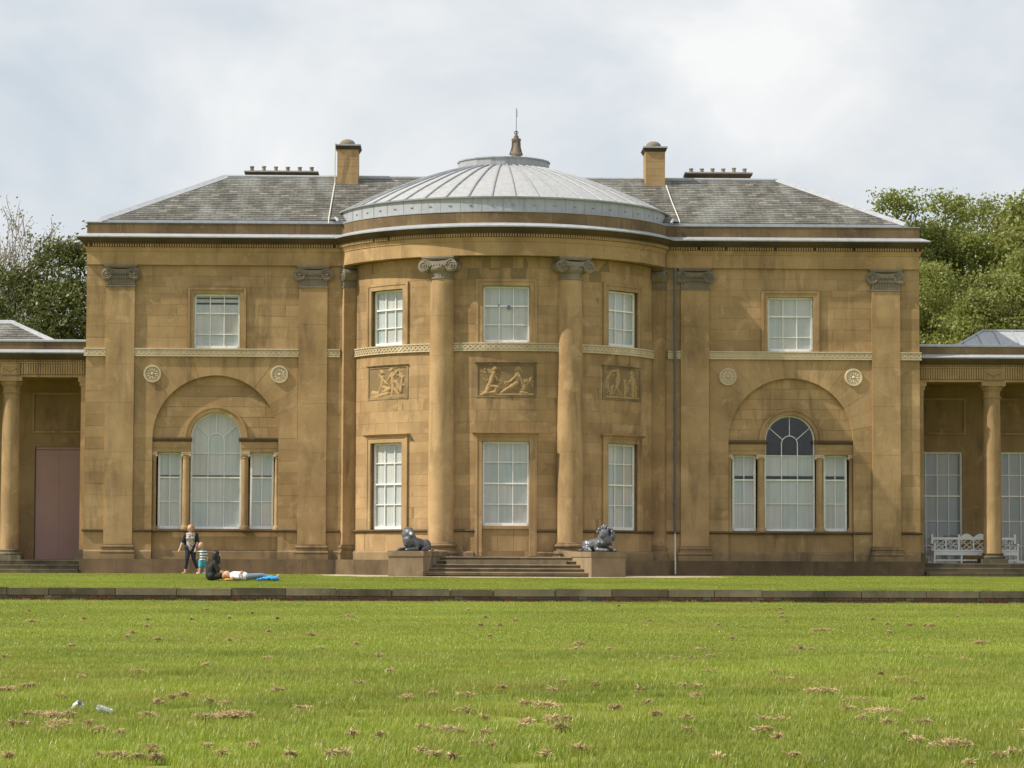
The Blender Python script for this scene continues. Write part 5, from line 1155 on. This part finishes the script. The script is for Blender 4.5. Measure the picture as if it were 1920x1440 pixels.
for y, kz in ((-0.09, 0.15), (0.09, 0.12)): pr += [('c', (-0.10, y, 0.11), (0.30, y*1.2, kz), 0.095, 0.066, 'jeans'), ('c', (0.30, y*1.2, kz), (0.68, y*1.3, 0.07), 0.062, 0.043, 'jeans'), ('c', (0.70, y*1.3, 0.06), (0.76, y*1.5, 0.15), 0.038, 0.03, 'skin')]
tag(fused('person', pr, 0.009, None, (-7.42, -14.25, ZL), R_(-2)), 'person in a white top and jeans lying stretched out on the grass', 'person')
# bright blue garment lying over the shins, spare things on the grass
pr = [('e', (0, 0, 0.06), (0.20, 0.13, 0.055), 'blue_cloth'), ('e', (0.16, -0.03, 0.05), (0.16, 0.11, 0.06), 'blue_cloth'), ('c', (-0.17, -0.06, 0.03), (-0.30, -0.13, 0.03), 0.05, 0.035, 'blue_cloth'), ('c', (0.22, 0.05, 0.06), (0.05, 0.10, 0.10), 0.05, 0.05, 'blue_cloth')]
tag(fused('jacket', pr, 0.012, None, (-6.93, -14.55, terrace_z(-14.55)+0.03), 0.1, 1, lambda c: 0.02*mnoise.noise(c*14)), 'bright blue jacket crumpled on the grass by the feet of the lying person', 'jacket')
pr = [('e', (0, 0, 0.03), (0.11, 0.07, 0.03), 'orange'), ('e', (0.08, 0.03, 0.03), (0.07, 0.05, 0.03), 'orange')]
tag(fused('cloth', pr, 0.010, None, (-8.07, -14.45, terrace_z(-14.45)+0.02), 0.2, 1, lambda c: 0.015*mnoise.noise(c*18)), 'small orange cloth on the grass beside the lying person', 'cloth')

# ------------------------------------------------------------------ lions on the cheek blocks
def lion(sg, maned):
    """recumbent lion, local +x forward (towards the lawn), z up; head turned towards the steps"""
    pr = []; m = 'statue'; T = 1.0 if sg < 0 else -1.0        # +y local is towards the steps on one, away on the other
    pr += [('c', (-0.50, 0, 0.20), (0.15, 0, 0.27), 0.17, 0.20, m), ('c', (0.12, 0, 0.25), (0.30, 0, 0.36), 0.21, 0.19, m), ('e', (-0.42, 0.12, 0.19), (0.22, 0.13, 0.19), m), ('e', (-0.42, -0.12, 0.19), (0.22, 0.13, 0.19), m)]
    for s_ in (-1, 1):
        pr += [('c', (0.18, s_*0.17, 0.26), (0.16, s_*0.20, 0.08), 0.10, 0.07, m), ('c', (0.16, s_*0.20, 0.065), (0.55, s_*0.17, 0.05), 0.066, 0.05, m), ('e', (0.60, s_*0.17, 0.048), (0.085, 0.068, 0.05), m)]
        for k in (-1, 0, 1): pr.append(('e', (0.665, s_*0.17+k*0.036, 0.038), (0.032, 0.021, 0.034), m))
        pr += [('c', (-0.40, s_*0.22, 0.12), (-0.12, s_*0.25, 0.08), 0.085, 0.06, m), ('c', (-0.12, s_*0.25, 0.05), (-0.32, s_*0.27, 0.045), 0.048, 0.042, m), ('e', (-0.06, s_*0.26, 0.04), (0.08, 0.055, 0.04), m)]
    pr += [('c', (-0.62, 0.0, 0.12), (-0.70, 0.14*T, 0.05), 0.035, 0.03, m), ('c', (-0.70, 0.14*T, 0.045), (-0.50, 0.34*T, 0.04), 0.03, 0.028, m), ('e', (-0.44, 0.36*T, 0.045), (0.07, 0.05, 0.04), m)]
    hc = Vector((0.34, 0.03*T, 0.56)); f = Vector((0.45, 0.89*T, -0.08)).normalized(); s2 = f.cross(Vector((0, 0, 1))).normalized(); up = Vector((0, 0, 1))
    P = lambda a, b, c: tuple(hc+f*a+s2*b+up*c)
    pr += [('c', (0.22, 0, 0.38), tuple(hc), 0.19, 0.15, m), ('e', tuple(hc), (0.135, 0.135, 0.135), m), ('c', P(0.08, 0, -0.02), P(0.19, 0, -0.045), 0.085, 0.07, m), ('c', P(0.10, 0, -0.085), P(0.165, 0, -0.10), 0.06, 0.045, m), ('c', P(0.10, 0, 0.055), P(0.225, 0, 0.0), 0.045, 0.035, m)]
    for q in (-1, 1): pr += [('e', P(0.10, q*0.062, 0.05), (0.03, 0.03, 0.025), m), ('c', P(-0.02, q*0.09, 0.10), P(-0.03, q*0.115, 0.165), 0.04, 0.022, m), ('e', P(0.17, q*0.04, -0.05), (0.045, 0.045, 0.04), m)]
    rn = random.Random(11 if maned else 12)
    if maned:
        for k in range(120):
            a = rn.uniform(0, 2*math.pi); t_ = rn.random(); rr = 0.14+0.115*rn.random(); base = hc-f*(0.02+0.20*t_)+s2*rr*math.cos(a)*1.05+up*(rr*math.sin(a)*1.15-0.12*t_)
            pr.append(('e', tuple(base), (0.046, 0.046, 0.056), m))
        for k in range(60): pr.append(('e', (0.30+0.12*rn.random(), rn.uniform(-0.16, 0.16), 0.22+0.26*rn.random()), (0.045, 0.04, 0.055), m))
    else:
        pr += [('c', tuple(hc-f*0.08+up*0.02), (0.27, -0.02*T, 0.30), 0.175, 0.20, m), ('e', tuple(hc-f*0.10-up*0.05), (0.185, 0.185, 0.20), m)]
    return fused('lion_statue', pr, 0.014, None, (0, 0, 0), 0.0, 1, (lambda c: 0.010*mnoise.noise(c*22)) if maned else (lambda c: 0.004*mnoise.noise(c*12)))
for sg in (-1, 1):
    p0, d, u = ped_frame(sg); o = lion(sg, sg > 0); c = p0-u*0.58+d*1.62
    o.location = (c.x, c.y, 0.768); o.scale = (1.04, 1.04, 1.0); o.rotation_euler = (0, 0, math.atan2(d.y, d.x)+sg*R_(17))
    tag(o, 'grey lead lion with smooth mane lying on the cheek block left of the steps' if sg < 0 else 'grey lead lion with curly mane lying on the cheek block right of the steps', 'statue', 'lions flanking the steps')

# ------------------------------------------------------------------ trees
def crown_mesh(name, seed, leaders, clumps, per, leaf, mat, spread=0.55):
    """leaf faces in clumps spread through several pointed leaders: (x, y, z_base, z_top, radius)"""
    rn = random.Random(seed); V = []; Fc = []; T = []
    for k in range(clumps):
        lx, ly, z0, z1, r = leaders[rn.choices(range(len(leaders)), [q[4]**2*(q[3]-q[2]) for q in leaders])[0]]
        t_ = min(0.94, rn.random()**1.15); rad = r*(math.sin(math.pi*min(1.0, 0.18+0.82*t_))**0.75 if t_ > 0.18 else 0.72+t_)*1.0; rad = r*max(0.16, (1-t_)**0.5*(0.6+min(1, t_*4)*0.4)*1.12)
        a = rn.uniform(0, 2*math.pi); q = rad*math.sqrt(rn.uniform(0.25, 1.0))*(1+0.28*mnoise.noise((lx+math.cos(a)*1.7, ly+math.sin(a)*1.7, t_*5+seed)))
        c = Vector((lx+q*math.cos(a), ly+q*math.sin(a), z0+(z1-z0)*t_)); cs = spread*rn.uniform(0.6, 1.4); tn = rn.random()
        for i in range(per):
            d = Vector([max(-1.5, min(1.5, rn.gauss(0, 1))) for _ in range(3)])*cs*0.55; d.z *= 0.75; p = c+d; n = (d.normalized()*0.7+Vector((rn.gauss(0, 1), rn.gauss(0, 1), rn.gauss(0.4, 1)))*0.7).normalized()
            x = n.orthogonal().normalized(); x.rotate(Matrix.Rotation(rn.uniform(0, 6.28), 3, n)); y = n.cross(x); s_ = leaf*rn.uniform(0.6, 1.35); b = len(V)
            V += [tuple(p-x*s_), tuple(p-y*s_*0.55), tuple(p+x*s_), tuple(p+y*s_*0.55)]; Fc.append((b, b+1, b+2, b+3)); T.append((0.55*tn+0.45*rn.random())*0.98)
    for k in range(700):      # larger leaves deep inside close the crown
        lx, ly, z0, z1, r = rn.choice(leaders); t_ = rn.uniform(0.02, 0.82); q = r*(1-t_)**0.5*0.62*math.sqrt(rn.random()); a = rn.uniform(0, 6.28)
        p = Vector((lx+q*math.cos(a), ly+q*math.sin(a), z0+(z1-z0)*t_)); n = Vector((rn.gauss(0, 1), rn.gauss(0, 1), rn.gauss(0, 1))).normalized(); x = n.orthogonal().normalized(); y = n.cross(x); s_ = rn.uniform(0.22, 0.4); b = len(V)
        V += [tuple(p-x*s_), tuple(p-y*s_*0.6), tuple(p+x*s_), tuple(p+y*s_*0.6)]; Fc.append((b, b+1, b+2, b+3)); T.append(rn.random()*0.5)
    me = bpy.data.meshes.new(name); me.from_pydata(V, [], Fc); at = me.attributes.new('tone', 'FLOAT', 'FACE'); at.data.foreach_set('value', T); me.materials.append(M[mat]); return me
def trunk_mesh(name, seed, leaders, r0):
    rn = random.Random(seed); mb = MB()
    for lx, ly, z0, z1, r in leaders:
        top = Vector((lx, ly, z0+(z1-z0)*0.93)); mid = Vector((lx*0.55, ly*0.55, z0*0.9)); mb.tube([(0, 0, -0.3), tuple(mid*0.45), tuple(mid), tuple(mid.lerp(top, 0.5)+Vector((rn.uniform(-.2, .2), rn.uniform(-.2, .2), 0))), tuple(top)], [r0, r0*0.8, r0*0.6, r0*0.3, 0.025], 7)
        for k in range(9):
            t_ = rn.uniform(0.1, 0.85); p = mid.lerp(top, t_); a = rn.uniform(0, 6.28); l = r*(1-t_)*0.85+0.3; e_ = p+Vector((math.cos(a)*l, math.sin(a)*l, l*0.45)); mb.tube([tuple(p), tuple(p.lerp(e_, 0.5)+Vector((0, 0, 0.08))), tuple(e_)], [0.07*(1-t_)+0.025, 0.04, 0.012], 5)
    me = bpy.data.meshes.new(name); me.from_pydata(mb.v, [], mb.f); me.materials.append(M['bark']); return me
KIND = {}
def kind(key, seed, leaders, clumps, per, leaf, mat, r0=0.28, spread=0.55): KIND[key] = (crown_mesh('crown', seed, leaders, clumps, per, leaf, mat, spread), trunk_mesh('trunk', seed, leaders, r0))
# unit heights near 16 m; scaled per tree
kind('spire', 1, [(0, 0, 3.0, 17.0, 2.7), (1.7, 0.6, 3.0, 15.6, 2.2), (-1.6, -0.5, 3.0, 15.0, 2.3), (0.4, -1.5, 3.0, 13.6, 2.5)], 620, 84, 0.078, 'leaf_mid', 0.28, 0.58)
kind('round', 2, [(0, 0, 3.0, 14.5, 3.9), (2.3, 0.8, 3.5, 13.4, 2.9), (-2.2, -0.8, 3.2, 13.0, 3.1), (0.6, -2.2, 3.0, 12.0, 3.0)], 680, 90, 0.085, 'leaf_mid', 0.34, 0.70)
kind('pale', 3, [(0, 0, 2.0, 12.4, 3.5), (2.0, -0.6, 2.0, 11.6, 2.8), (-2.0, -0.4, 2.0, 11.2, 2.9), (0.3, -1.8, 2.0, 10.6, 2.9)], 660, 90, 0.082, 'leaf_pale', 0.3, 0.66)
kind('dark', 4, [(0, 0, 2.0, 13.6, 3.2), (1.9, -0.4, 2.0, 14.2, 2.5), (-2.0, -0.5, 2.0, 12.4, 2.9), (0.2, -1.7, 2.0, 11.6, 2.9)], 680, 90, 0.078, 'leaf_dark', 0.3, 0.64)
def tree(key, x, y, s, rz, label, group, name='broadleaf_tree', sz=None):
    o = empty(name, (x, y, 0), rz, label=label, cat='tree', group=group); o.scale = (s, s, sz or s)
    for nm, me in zip(('crown', 'trunk'), KIND[key]): c = bpy.data.objects.new(nm, me); link(c, o)
G = 'trees behind the house'
tree('spire', 17.9, 29, 0.985, 0.3, 'tall feathery green tree rising just right of the roof corner', G, sz=1.02)
tree('spire', 20.4, 31, 0.985, 1.9, 'pointed mid-green tree, second spire right of the roof corner', G, sz=1.03)
tree('spire', 22.6, 34, 0.99, 3.3, 'slender green tree, third spire right of the roof corner', G, sz=1.04)
tree('round', 24.6, 32, 1.2, 0.8, 'broad green tree behind the dark one near the right edge', G)
tree('round', 28.2, 34, 1.24, 2.8, 'broad green tree cut by the right edge of the picture', G)
tree('round', 18.4, 24, 0.92, 4.0, 'green bushy tree low against the right wing wall', G)
tree('pale', 22.6, 20, 1.10, 0.2, 'large yellow-green tree behind the right colonnade at the picture edge', G)
tree('pale', 19.7, 18, 0.93, 2.2, 'low yellow-green tree just above the parapet of the right colonnade', G)
tree('dark', 21.6, 25.5, 0.95, 1.2, 'dark green tree behind the yellow-green trees at right', G)
tree('round', 13.6, 31, 0.92, 5.0, 'green tree mostly hidden behind the right wing', G)
tree('dark', -18.2, 24, 1.04, 0.0, 'dense dark green tree beside the left wing cornice', G)
tree('dark', -20.6, 21, 0.84, 2.4, 'dark olive bushy tree at the left edge above the colonnade', G)
tree('dark', -15.6, 26, 0.86, 4.4, 'dark green tree half hidden behind the left wing', G)
# nearly bare tree: branching twigs with opening buds
def bare_tree(x, y, h, seed, lean):
    rn = random.Random(seed); mb = MB(); tips = []
    def grow(p, d, l, r, dep):
        n = 3; pts = [p]; rr = [r]
        for i in range(n):
            d = (d+Vector((rn.gauss(0, 0.10), rn.gauss(0, 0.10), rn.gauss(0.03, 0.06)))).normalized(); p = p+d*l/n; pts.append(p); rr.append(r*(1-0.42*(i+1)/n))
        mb.tube([tuple(q) for q in pts], rr, 6 if dep < 2 else 4 if dep < 4 else 3, cap=False)
        if dep >= 4: tips.extend(pts[1:])
        if dep >= 6: return
        for k in range(3 if dep < 5 else 2):
            a = rn.uniform(0, 6.28); sp = rn.uniform(0.35, 0.75); o = d.orthogonal().normalized(); o.rotate(Matrix.Rotation(a, 3, d)); nd = (d+o*sp+Vector((0, 0, 0.10))).normalized()
            grow(pts[-1 if k == 0 else rn.choice((-1, -2))], nd, l*rn.uniform(0.66, 0.84), max(0.018, rr[-1]*rn.uniform(0.62, 0.8)), dep+1)
    grow(Vector((0, 0, -0.3)), Vector((lean, 0, 1)).normalized(), h*0.25, h*0.02, 0)
    o = empty('bare_tree', (x, y, 0), 0.0, label='nearly bare tree with fine twigs and opening buds at the left edge', cat='tree')
    mb.build('trunk', 'bark', o, fix=False)
    V, Fc, T = [], [], []
    for p in tips:
        for k in range(3):
            c = p+Vector((rn.gauss(0, 0.12), rn.gauss(0, 0.12), rn.gauss(0, 0.12))); n = Vector((rn.gauss(0, 1), rn.gauss(0, 1), rn.gauss(0, 1))).normalized(); x_ = n.orthogonal().normalized(); y_ = n.cross(x_); s_ = rn.uniform(0.035, 0.075); b = len(V)
            V += [tuple(c-x_*s_), tuple(c-y_*s_*0.6), tuple(c+x_*s_), tuple(c+y_*s_*0.6)]; Fc.append((b, b+1, b+2, b+3)); T.append(rn.random()*0.98)
    me = bpy.data.meshes.new('crown'); me.from_pydata(V, [], Fc); at = me.attributes.new('tone', 'FLOAT', 'FACE'); at.data.foreach_set('value', T); me.materials.append(M['leaf_bud']); c = bpy.data.objects.new('crown', me); link(c, o)
bare_tree(-23.1, 30, 19.2, 5, 0.03)

# ------------------------------------------------------------------ grass, cuttings, daisies, litter
def blade_patch(name, n, rad, hmin, hmax, wd, seed):
    rn = random.Random(seed); V, Fc, T = [], [], []
    for i in range(n):
        a, q = rn.uniform(0, 6.28), rad*math.sqrt(rn.random()); x, y = q*math.cos(a), q*math.sin(a); h = rn.uniform(hmin, hmax); b = rn.uniform(0, 6.28); dx, dy = math.cos(b), math.sin(b); ln = rn.uniform(0.1, 0.85)*h; w_ = wd*rn.uniform(0.6, 1.3); k = len(V)
        px_, py_ = -dy*w_/2, dx*w_/2
        V += [(x-px_, y-py_, -0.01), (x+px_, y+py_, -0.01), (x+dx*ln*0.35+px_*0.8, y+dy*ln*0.35+py_*0.8, h*0.62), (x+dx*ln*0.35-px_*0.8, y+dy*ln*0.35-py_*0.8, h*0.62), (x+dx*ln, y+dy*ln, h)]
        Fc += [(k, k+1, k+2, k+3), (k+3, k+2, k+4)]; t_ = rn.random()**1.6*0.95; T += [t_, t_]
    me = bpy.data.meshes.new(name); me.from_pydata(V, [], Fc); at = me.attributes.new('tone', 'FLOAT', 'FACE'); at.data.foreach_set('value', T); me.materials.append(M['grass']); return bpy.data.objects.new(name, me)
def grass_field(name, label, quads, zf, density, patches, seed, smin, smax, skip=None):
    """one sheet of ground with tufts set on it by geometry nodes"""
    V, Fc = [], []
    for (x0, x1, y0, y1) in quads:
        nx, ny = max(1, int((x1-x0)/1.0)), max(1, int((y1-y0)/1.0))
        for i in range(nx):
            for j in range(ny):
                xa, xb, ya, yb = x0+(x1-x0)*i/nx, x0+(x1-x0)*(i+1)/nx, y0+(y1-y0)*j/ny, y0+(y1-y0)*(j+1)/ny
                if skip and skip((xa+xb)/2, (ya+yb)/2): continue
                k = len(V); V += [(xa, ya, zf(ya)), (xb, ya, zf(ya)), (xb, yb, zf(yb)), (xa, yb, zf(yb))]; Fc.append((k, k+1, k+2, k+3))
    me = bpy.data.meshes.new(name); me.from_pydata(V, [], Fc); me.materials.append(M['lawn']); o = bpy.data.objects.new(name, me); link(o); tag(o, label, 'grass', kind='stuff')
    cl = bpy.data.collections.new(name+'_tufts')
    for p in patches: cl.objects.link(p)
    g = bpy.data.node_groups.new(name, 'GeometryNodeTree'); g.interface.new_socket('Geometry', in_out='INPUT', socket_type='NodeSocketGeometry'); g.interface.new_socket('Geometry', in_out='OUTPUT', socket_type='NodeSocketGeometry')
    nd, lk = g.nodes, g.links; gi, go = nd.new('NodeGroupInput'), nd.new('NodeGroupOutput')
    ds = nd.new('GeometryNodeDistributePointsOnFaces'); ds.inputs['Density'].default_value = density; ds.inputs['Seed'].default_value = seed
    ci = nd.new('GeometryNodeCollectionInfo'); ci.inputs['Collection'].default_value = cl; ci.inputs['Separate Children'].default_value = True; ci.inputs['Reset Children'].default_value = True
    ip = nd.new('GeometryNodeInstanceOnPoints'); ip.inputs['Pick Instance'].default_value = True
    rv = nd.new('FunctionNodeRandomValue'); rv.data_type = 'FLOAT_VECTOR'; rv.inputs[0].default_value = (0, 0, 0); rv.inputs[1].default_value = (0, 0, 6.283)
    rs = nd.new('FunctionNodeRandomValue'); rs.data_type = 'FLOAT'; rs.inputs[2].default_value = smin; rs.inputs[3].default_value = smax; rs.inputs['Seed'].default_value = 5
    lk.new(gi.outputs[0], ds.inputs['Mesh']); lk.new(ds.outputs['Points'], ip.inputs['Points']); lk.new(ci.outputs[0], ip.inputs['Instance']); lk.new(rv.outputs[0], ip.inputs['Rotation']); lk.new(rs.outputs[1], ip.inputs['Scale']); lk.new(ip.outputs[0], go.inputs[0])
    md = o.modifiers.new('tufts', 'NODES'); md.node_group = g; return o
near = [blade_patch('tuft_near_%d' % i, 420, 0.34, 0.02+0.006*i, 0.065+0.016*i, 0.0062, 20+i) for i in range(4)]
far = [blade_patch('tuft_far_%d' % i, 420, 0.60, 0.02, 0.055, 0.011, 30+i) for i in range(3)]
short = [blade_patch('tuft_short_%d' % i, 420, 0.60, 0.012, 0.032, 0.010, 40+i) for i in range(3)]
grass_field('near_lawn_grass', 'long tufted grass of the lower lawn nearest the viewer', [(-7.6, 5.4, -77.5, -66.0), (-9.4, 7.2, -66.0, -55.0)], lower_z, 7.0, near, 1, 0.6, 1.25)
grass_field('far_lawn_grass', 'grass of the lower lawn up to the retaining wall', [(-11.8, 10.4, -55.0, -42.0), (-15.8, 15.2, -42.0, WALL_Y-0.15)], lower_z, 3.6, far, 2, 0.75, 1.2)
grass_field('terrace_grass', 'short mown grass of the upper terrace', [(-22, 22, WALL_Y+0.45, -9.0), (-22, 22, -9.0, -1.3)], terrace_z, 3.6, short, 3, 0.7, 1.05, lambda x, y: inside_gravel(x, y))
edge = [blade_patch('tuft_edge_%d' % i, 70, 0.15, 0.03, 0.085, 0.009, 50+i) for i in range(3)]
grass_field('terrace_edge_grass', 'unmown grass fringe along the back of the wall coping', [(-20, 20, WALL_Y+0.30, WALL_Y+0.50)], lambda y: terrace_z(WALL_Y), 9.0, edge, 4, 0.5, 1.2)
base_t = [blade_patch('tuft_base_%d' % i, 90, 0.2, 0.04, 0.11, 0.009, 60+i) for i in range(3)]
grass_field('wall_foot_grass', 'unmown grass fringe along the foot of the retaining wall', [(-20, 20, WALL_Y-0.22, WALL_Y-0.06)], lambda y: lower_z(WALL_Y), 7.0, base_t, 5, 0.4, 1.1)
def straw(seed, wd, dense=1.0):
    """low heap of dry cuttings: crossing straws over a matted mound"""
    rn = random.Random(seed); V, Fc, T = [], [], []; n = int(420*dense*max(0.5, wd/0.2))
    blobs = [(rn.uniform(-0.35, 0.35)*wd, rn.uniform(-0.3, 0.3)*wd*0.9, rn.uniform(0.16, 0.34)*wd) for _ in range(max(2, int(wd*18)))]
    for i in range(n):
        bx_, by_, br = rn.choice(blobs); a = rn.uniform(0, 6.28); q = br*math.sqrt(rn.random()); x, y = bx_+q*math.cos(a), by_+q*math.sin(a); z = 0.036*(1-(q/br)**2)*rn.random()**0.6+0.022
        b = rn.uniform(0, 6.28); d = Vector((math.cos(b), math.sin(b), rn.gauss(0, 0.35))).normalized(); l = rn.uniform(0.02, 0.06); s_ = d.cross(Vector((rn.gauss(0, .5), rn.gauss(0, .5), 1))).normalized()*rn.uniform(0.0015, 0.0035); c = Vector((x, y, z)); k = len(V)
        V += [tuple(c-d*l-s_), tuple(c-d*l+s_), tuple(c+d*l+s_), tuple(c+d*l-s_)]; Fc.append((k, k+1, k+2, k+3)); T.append(rn.random()*0.95)
    return V, Fc, T
def straw_obj(name, data):
    V, Fc, T = data; me = bpy.data.meshes.new(name); me.from_pydata(V, [], Fc); at = me.attributes.new('tone', 'FLOAT', 'FACE'); at.data.foreach_set('value', T); me.materials.append(M['hay']); o = bpy.data.objects.new(name, me); link(o); return o
HAY = [(-6.26,-65.5,0.17),(-6.37,-66.2,0.14),(-5.42,-62.5,0.12),(-4.86,-60.6,0.11),(-3.65,-66.1,0.09),(-4.65,-68.5,0.12),(-4.59,-67.7,0.12),(-4.15,-68.2,0.08),(-3.93,-68.7,0.12),(-3.72,-70.3,0.28),(-4.01,-70.6,0.18),(-3.22,-69.4,0.14),(-4.52,-70.4,0.12),(-5.43,-70.3,0.08),(-5.28,-70.4,0.21),(-5.08,-71.5,0.08),(-5.43,-71.6,0.13),(-4.84,-71.6,0.07),(-4.69,-72.3,0.11),(-5.11,-72.1,0.13),(-4.06,-74.3,0.14),(-4.28,-75.1,0.15),(-4.08,-75.2,0.09),(-3.9,-75.2,0.11),(-5.0,-75.1,0.06),(-2.87,-64.8,0.09),(-2.59,-62.0,0.09),(-2.26,-67.5,0.12),(-1.75,-67.1,0.12),(-1.38,-65.7,0.08),(-1.79,-69.6,0.14),(-1.9,-72.3,0.21),(-2.13,-72.0,0.09),(-1.73,-73.8,0.12),(-2.13,-74.5,0.08),(-2.03,-74.9,0.08),(-1.91,-75.1,0.07),(-1.57,-74.0,0.07),(-2.65,-72.7,0.08),(-2.7,-74.8,0.11),(-3.04,-74.9,0.08),(-3.34,-74.0,0.08),(-3.68,-74.2,0.06),(-2.45,-73.0,0.05),(-1.64,-72.6,0.07),(-4.22,-58.5,0.09),(-1.26,-43.5,0.12),(-4.1,-49.2,0.13),(-3.87,-37.6,0.24),(-5.17,-39.3,0.13),(-6.33,-51.5,0.1),(-7.07,-48.2,0.07),(-5.26,-51.6,0.08),(-9.68,-42.0,0.2),(-3.7,-55.4,0.19),(0.01,-52.9,0.16),(-0.11,-55.2,0.15),(1.29,-58.1,0.14),(1.68,-55.0,0.19),(1.55,-57.5,0.14),(2.88,-55.7,0.17),(3.2,-54.9,0.09),(4.17,-55.6,0.24),(4.44,-57.5,0.12),(4.78,-58.3,0.16),(1.01,-57.9,0.17),(2.96,-59.7,0.1),(1.12,-62.0,0.12),(1.88,-62.0,0.09),(1.81,-63.6,0.18),(3.09,-63.6,0.15),(0.58,-65.1,0.14),(0.67,-65.4,0.08),(1.84,-66.1,0.27),(1.94,-67.9,0.25),(1.68,-69.2,0.15),(1.95,-69.6,0.21),(1.6,-70.6,0.09),(1.73,-71.2,0.09),(2.07,-71.1,0.09),(-0.94,-68.9,0.24),(-1.18,-68.5,0.2),(-0.99,-70.8,0.2),(-1.23,-71.2,0.13),(-1.01,-71.8,0.13),(-0.41,-69.1,0.1),(-0.35,-64.9,0.11),(-0.68,-64.4,0.09),(-0.89,-66.1,0.11),(-0.1,-70.1,0.12),(-0.03,-68.3,0.06),(0.73,-70.9,0.1),(0.88,-70.9,0.1),(0.59,-72.1,0.13),(1.8,-73.7,0.24),(1.64,-73.3,0.12),(1.64,-72.7,0.05),(2.13,-74.6,0.09),(1.98,-74.9,0.09),(-0.98,-74.2,0.12),(-1.2,-74.8,0.09),(-0.02,-75.1,0.09),(0.52,-74.9,0.08),(0.64,-73.0,0.06),(0.0,-72.3,0.09),(0.13,-70.6,0.09),(2.63,-67.5,0.1),(6.7,-42.3,0.15),(6.97,-42.6,0.2),(4.66,-45.5,0.37),(2.19,-27.4,0.11),(1.96,-40.3,0.11),(3.11,-42.7,0.1),(6.19,-51.9,0.24),(0.04,-65.9,0.07),(0.55,-67.0,0.11)]
BIG = {(-3.72, -70.3): 'wide heap of dry grass cuttings on the lawn right of the white litter', (-1.9, -72.3): 'heap of dry cuttings in the lower middle of the lawn, left of centre', (1.84, -66.1): 'flat pale heap of dry cuttings right of centre, farthest of a cluster',
       (1.94, -67.9): 'long heap of dry cuttings in the middle of the cluster right of centre', (1.95, -69.6): 'heap of dry cuttings at the right end of the cluster right of centre', (-0.94, -68.9): 'upper of two heaps of dry cuttings near the middle of the lawn',
       (-0.99, -70.8): 'lower of two heaps of dry cuttings near the middle of the lawn', (1.8, -73.7): 'largest heap of dry cuttings near the lower right corner', (-5.28, -70.4): 'long heap of dry cuttings just below the white litter', (-4.28, -75.1): 'heap of dry cuttings at the bottom edge, left part of the lawn'}
rest = ([], [], [])
for k, (x, y, wd) in enumerate(HAY):
    z = lower_z(y)+0.024
    if (x, y) in BIG:
        o = straw_obj('dry_grass_heap', straw(100+k, wd*1.35, 1.1)); o.location = (x, y, z); tag(o, BIG[(x, y)], 'dry grass', 'heaps of dry cuttings on the lawn')
    else:
        V, Fc, T = straw(100+k, wd*1.25, 0.6); b = len(rest[0]); rest[0].extend((v[0]+x, v[1]+y, v[2]+z) for v in V); rest[1].extend(tuple(i+b for i in f) for f in Fc); rest[2].extend(T)
rn = random.Random(77)
for k in range(50):
    y = rn.uniform(-76, -30); hw = (y+95)*0.19; V, Fc, T = straw(400+k, rn.uniform(0.04, 0.09), 0.6); x = -1.96+(y+95)*0.0234+rn.uniform(-hw, hw); b = len(rest[0]); z = lower_z(y)+0.025
    rest[0].extend((v[0]+x, v[1]+y, v[2]+z) for v in V); rest[1].extend(tuple(i+b for i in f) for f in Fc); rest[2].extend(T)
tag(straw_obj('scattered_cuttings', rest), 'small scraps of dry cut grass scattered over the lawn', 'dry grass', kind='stuff')
V, Fc = [], []
for k in range(420):
    y = rn.uniform(-21.3, -2.0); x = rn.uniform(-20, 20)
    if inside_gravel(x, y): continue
    z = terrace_z(y)+0.05; s_ = rn.uniform(0.008, 0.014); b = len(V)
    V += [(x+s_*math.cos(a), y+s_*math.sin(a)-0.004*math.sin(a), z+0.006*math.sin(a)*-1) for a in [2*math.pi*j/7 for j in range(7)]]+[(x, y, z+0.008)]; Fc += [(b+j, b+(j+1) % 7, b+7) for j in range(7)]
me = bpy.data.meshes.new('daisies'); me.from_pydata(V, [], Fc); me.materials.append(M['daisy']); o = bpy.data.objects.new('daisies', me); link(o); tag(o, 'white daisies dotted over the terrace grass', 'daisies', kind='stuff')
# two bits of crumpled plastic
def litter(loc, rz, tilt, label, sq):
    mb = MB(); n = 14; rows = []
    for k, (r_, z) in enumerate([(0.040, 0.0), (0.043, 0.03), (0.047, 0.06), (0.052, 0.10), (0.056, 0.115), (0.050, 0.113), (0.043, 0.06), (0.036, 0.008)]):
        rows.append([mb.P(r_*math.cos(2*math.pi*j/n)*sq*(1+0.75*mnoise.noise((j*1.3, k*0.9, rz))), r_*math.sin(2*math.pi*j/n)*(1+0.75*mnoise.noise((j*0.9, k, 4+rz))), z+0.035*mnoise.noise((j*1.1, k, 9))) for j in range(n)])
    for a, b in zip(rows, rows[1:]):
        for j in range(n): mb.F(a[j], a[(j+1) % n], b[(j+1) % n], b[j])
    mb.F(*rows[0]); mb.F(*rows[-1]); o = mb.build('plastic_cup', 'plastic', None, smooth=50); o.location = loc; o.rotation_euler = (tilt, 0.2, rz); o.scale = (0.95, 0.55, 1.0); tag(o, label, 'litter', 'litter on the lawn')
litter((-5.27, -69.4, lower_z(-69.4)+0.055), 0.6, 1.15, 'clear crumpled plastic cup on the lawn, left one of two', 0.6)
litter((-4.88, -69.9, lower_z(-69.9)+0.05), 2.2, -1.25, 'white crumpled plastic cup lying on the lawn, right one of two', 0.8)
build_stones()
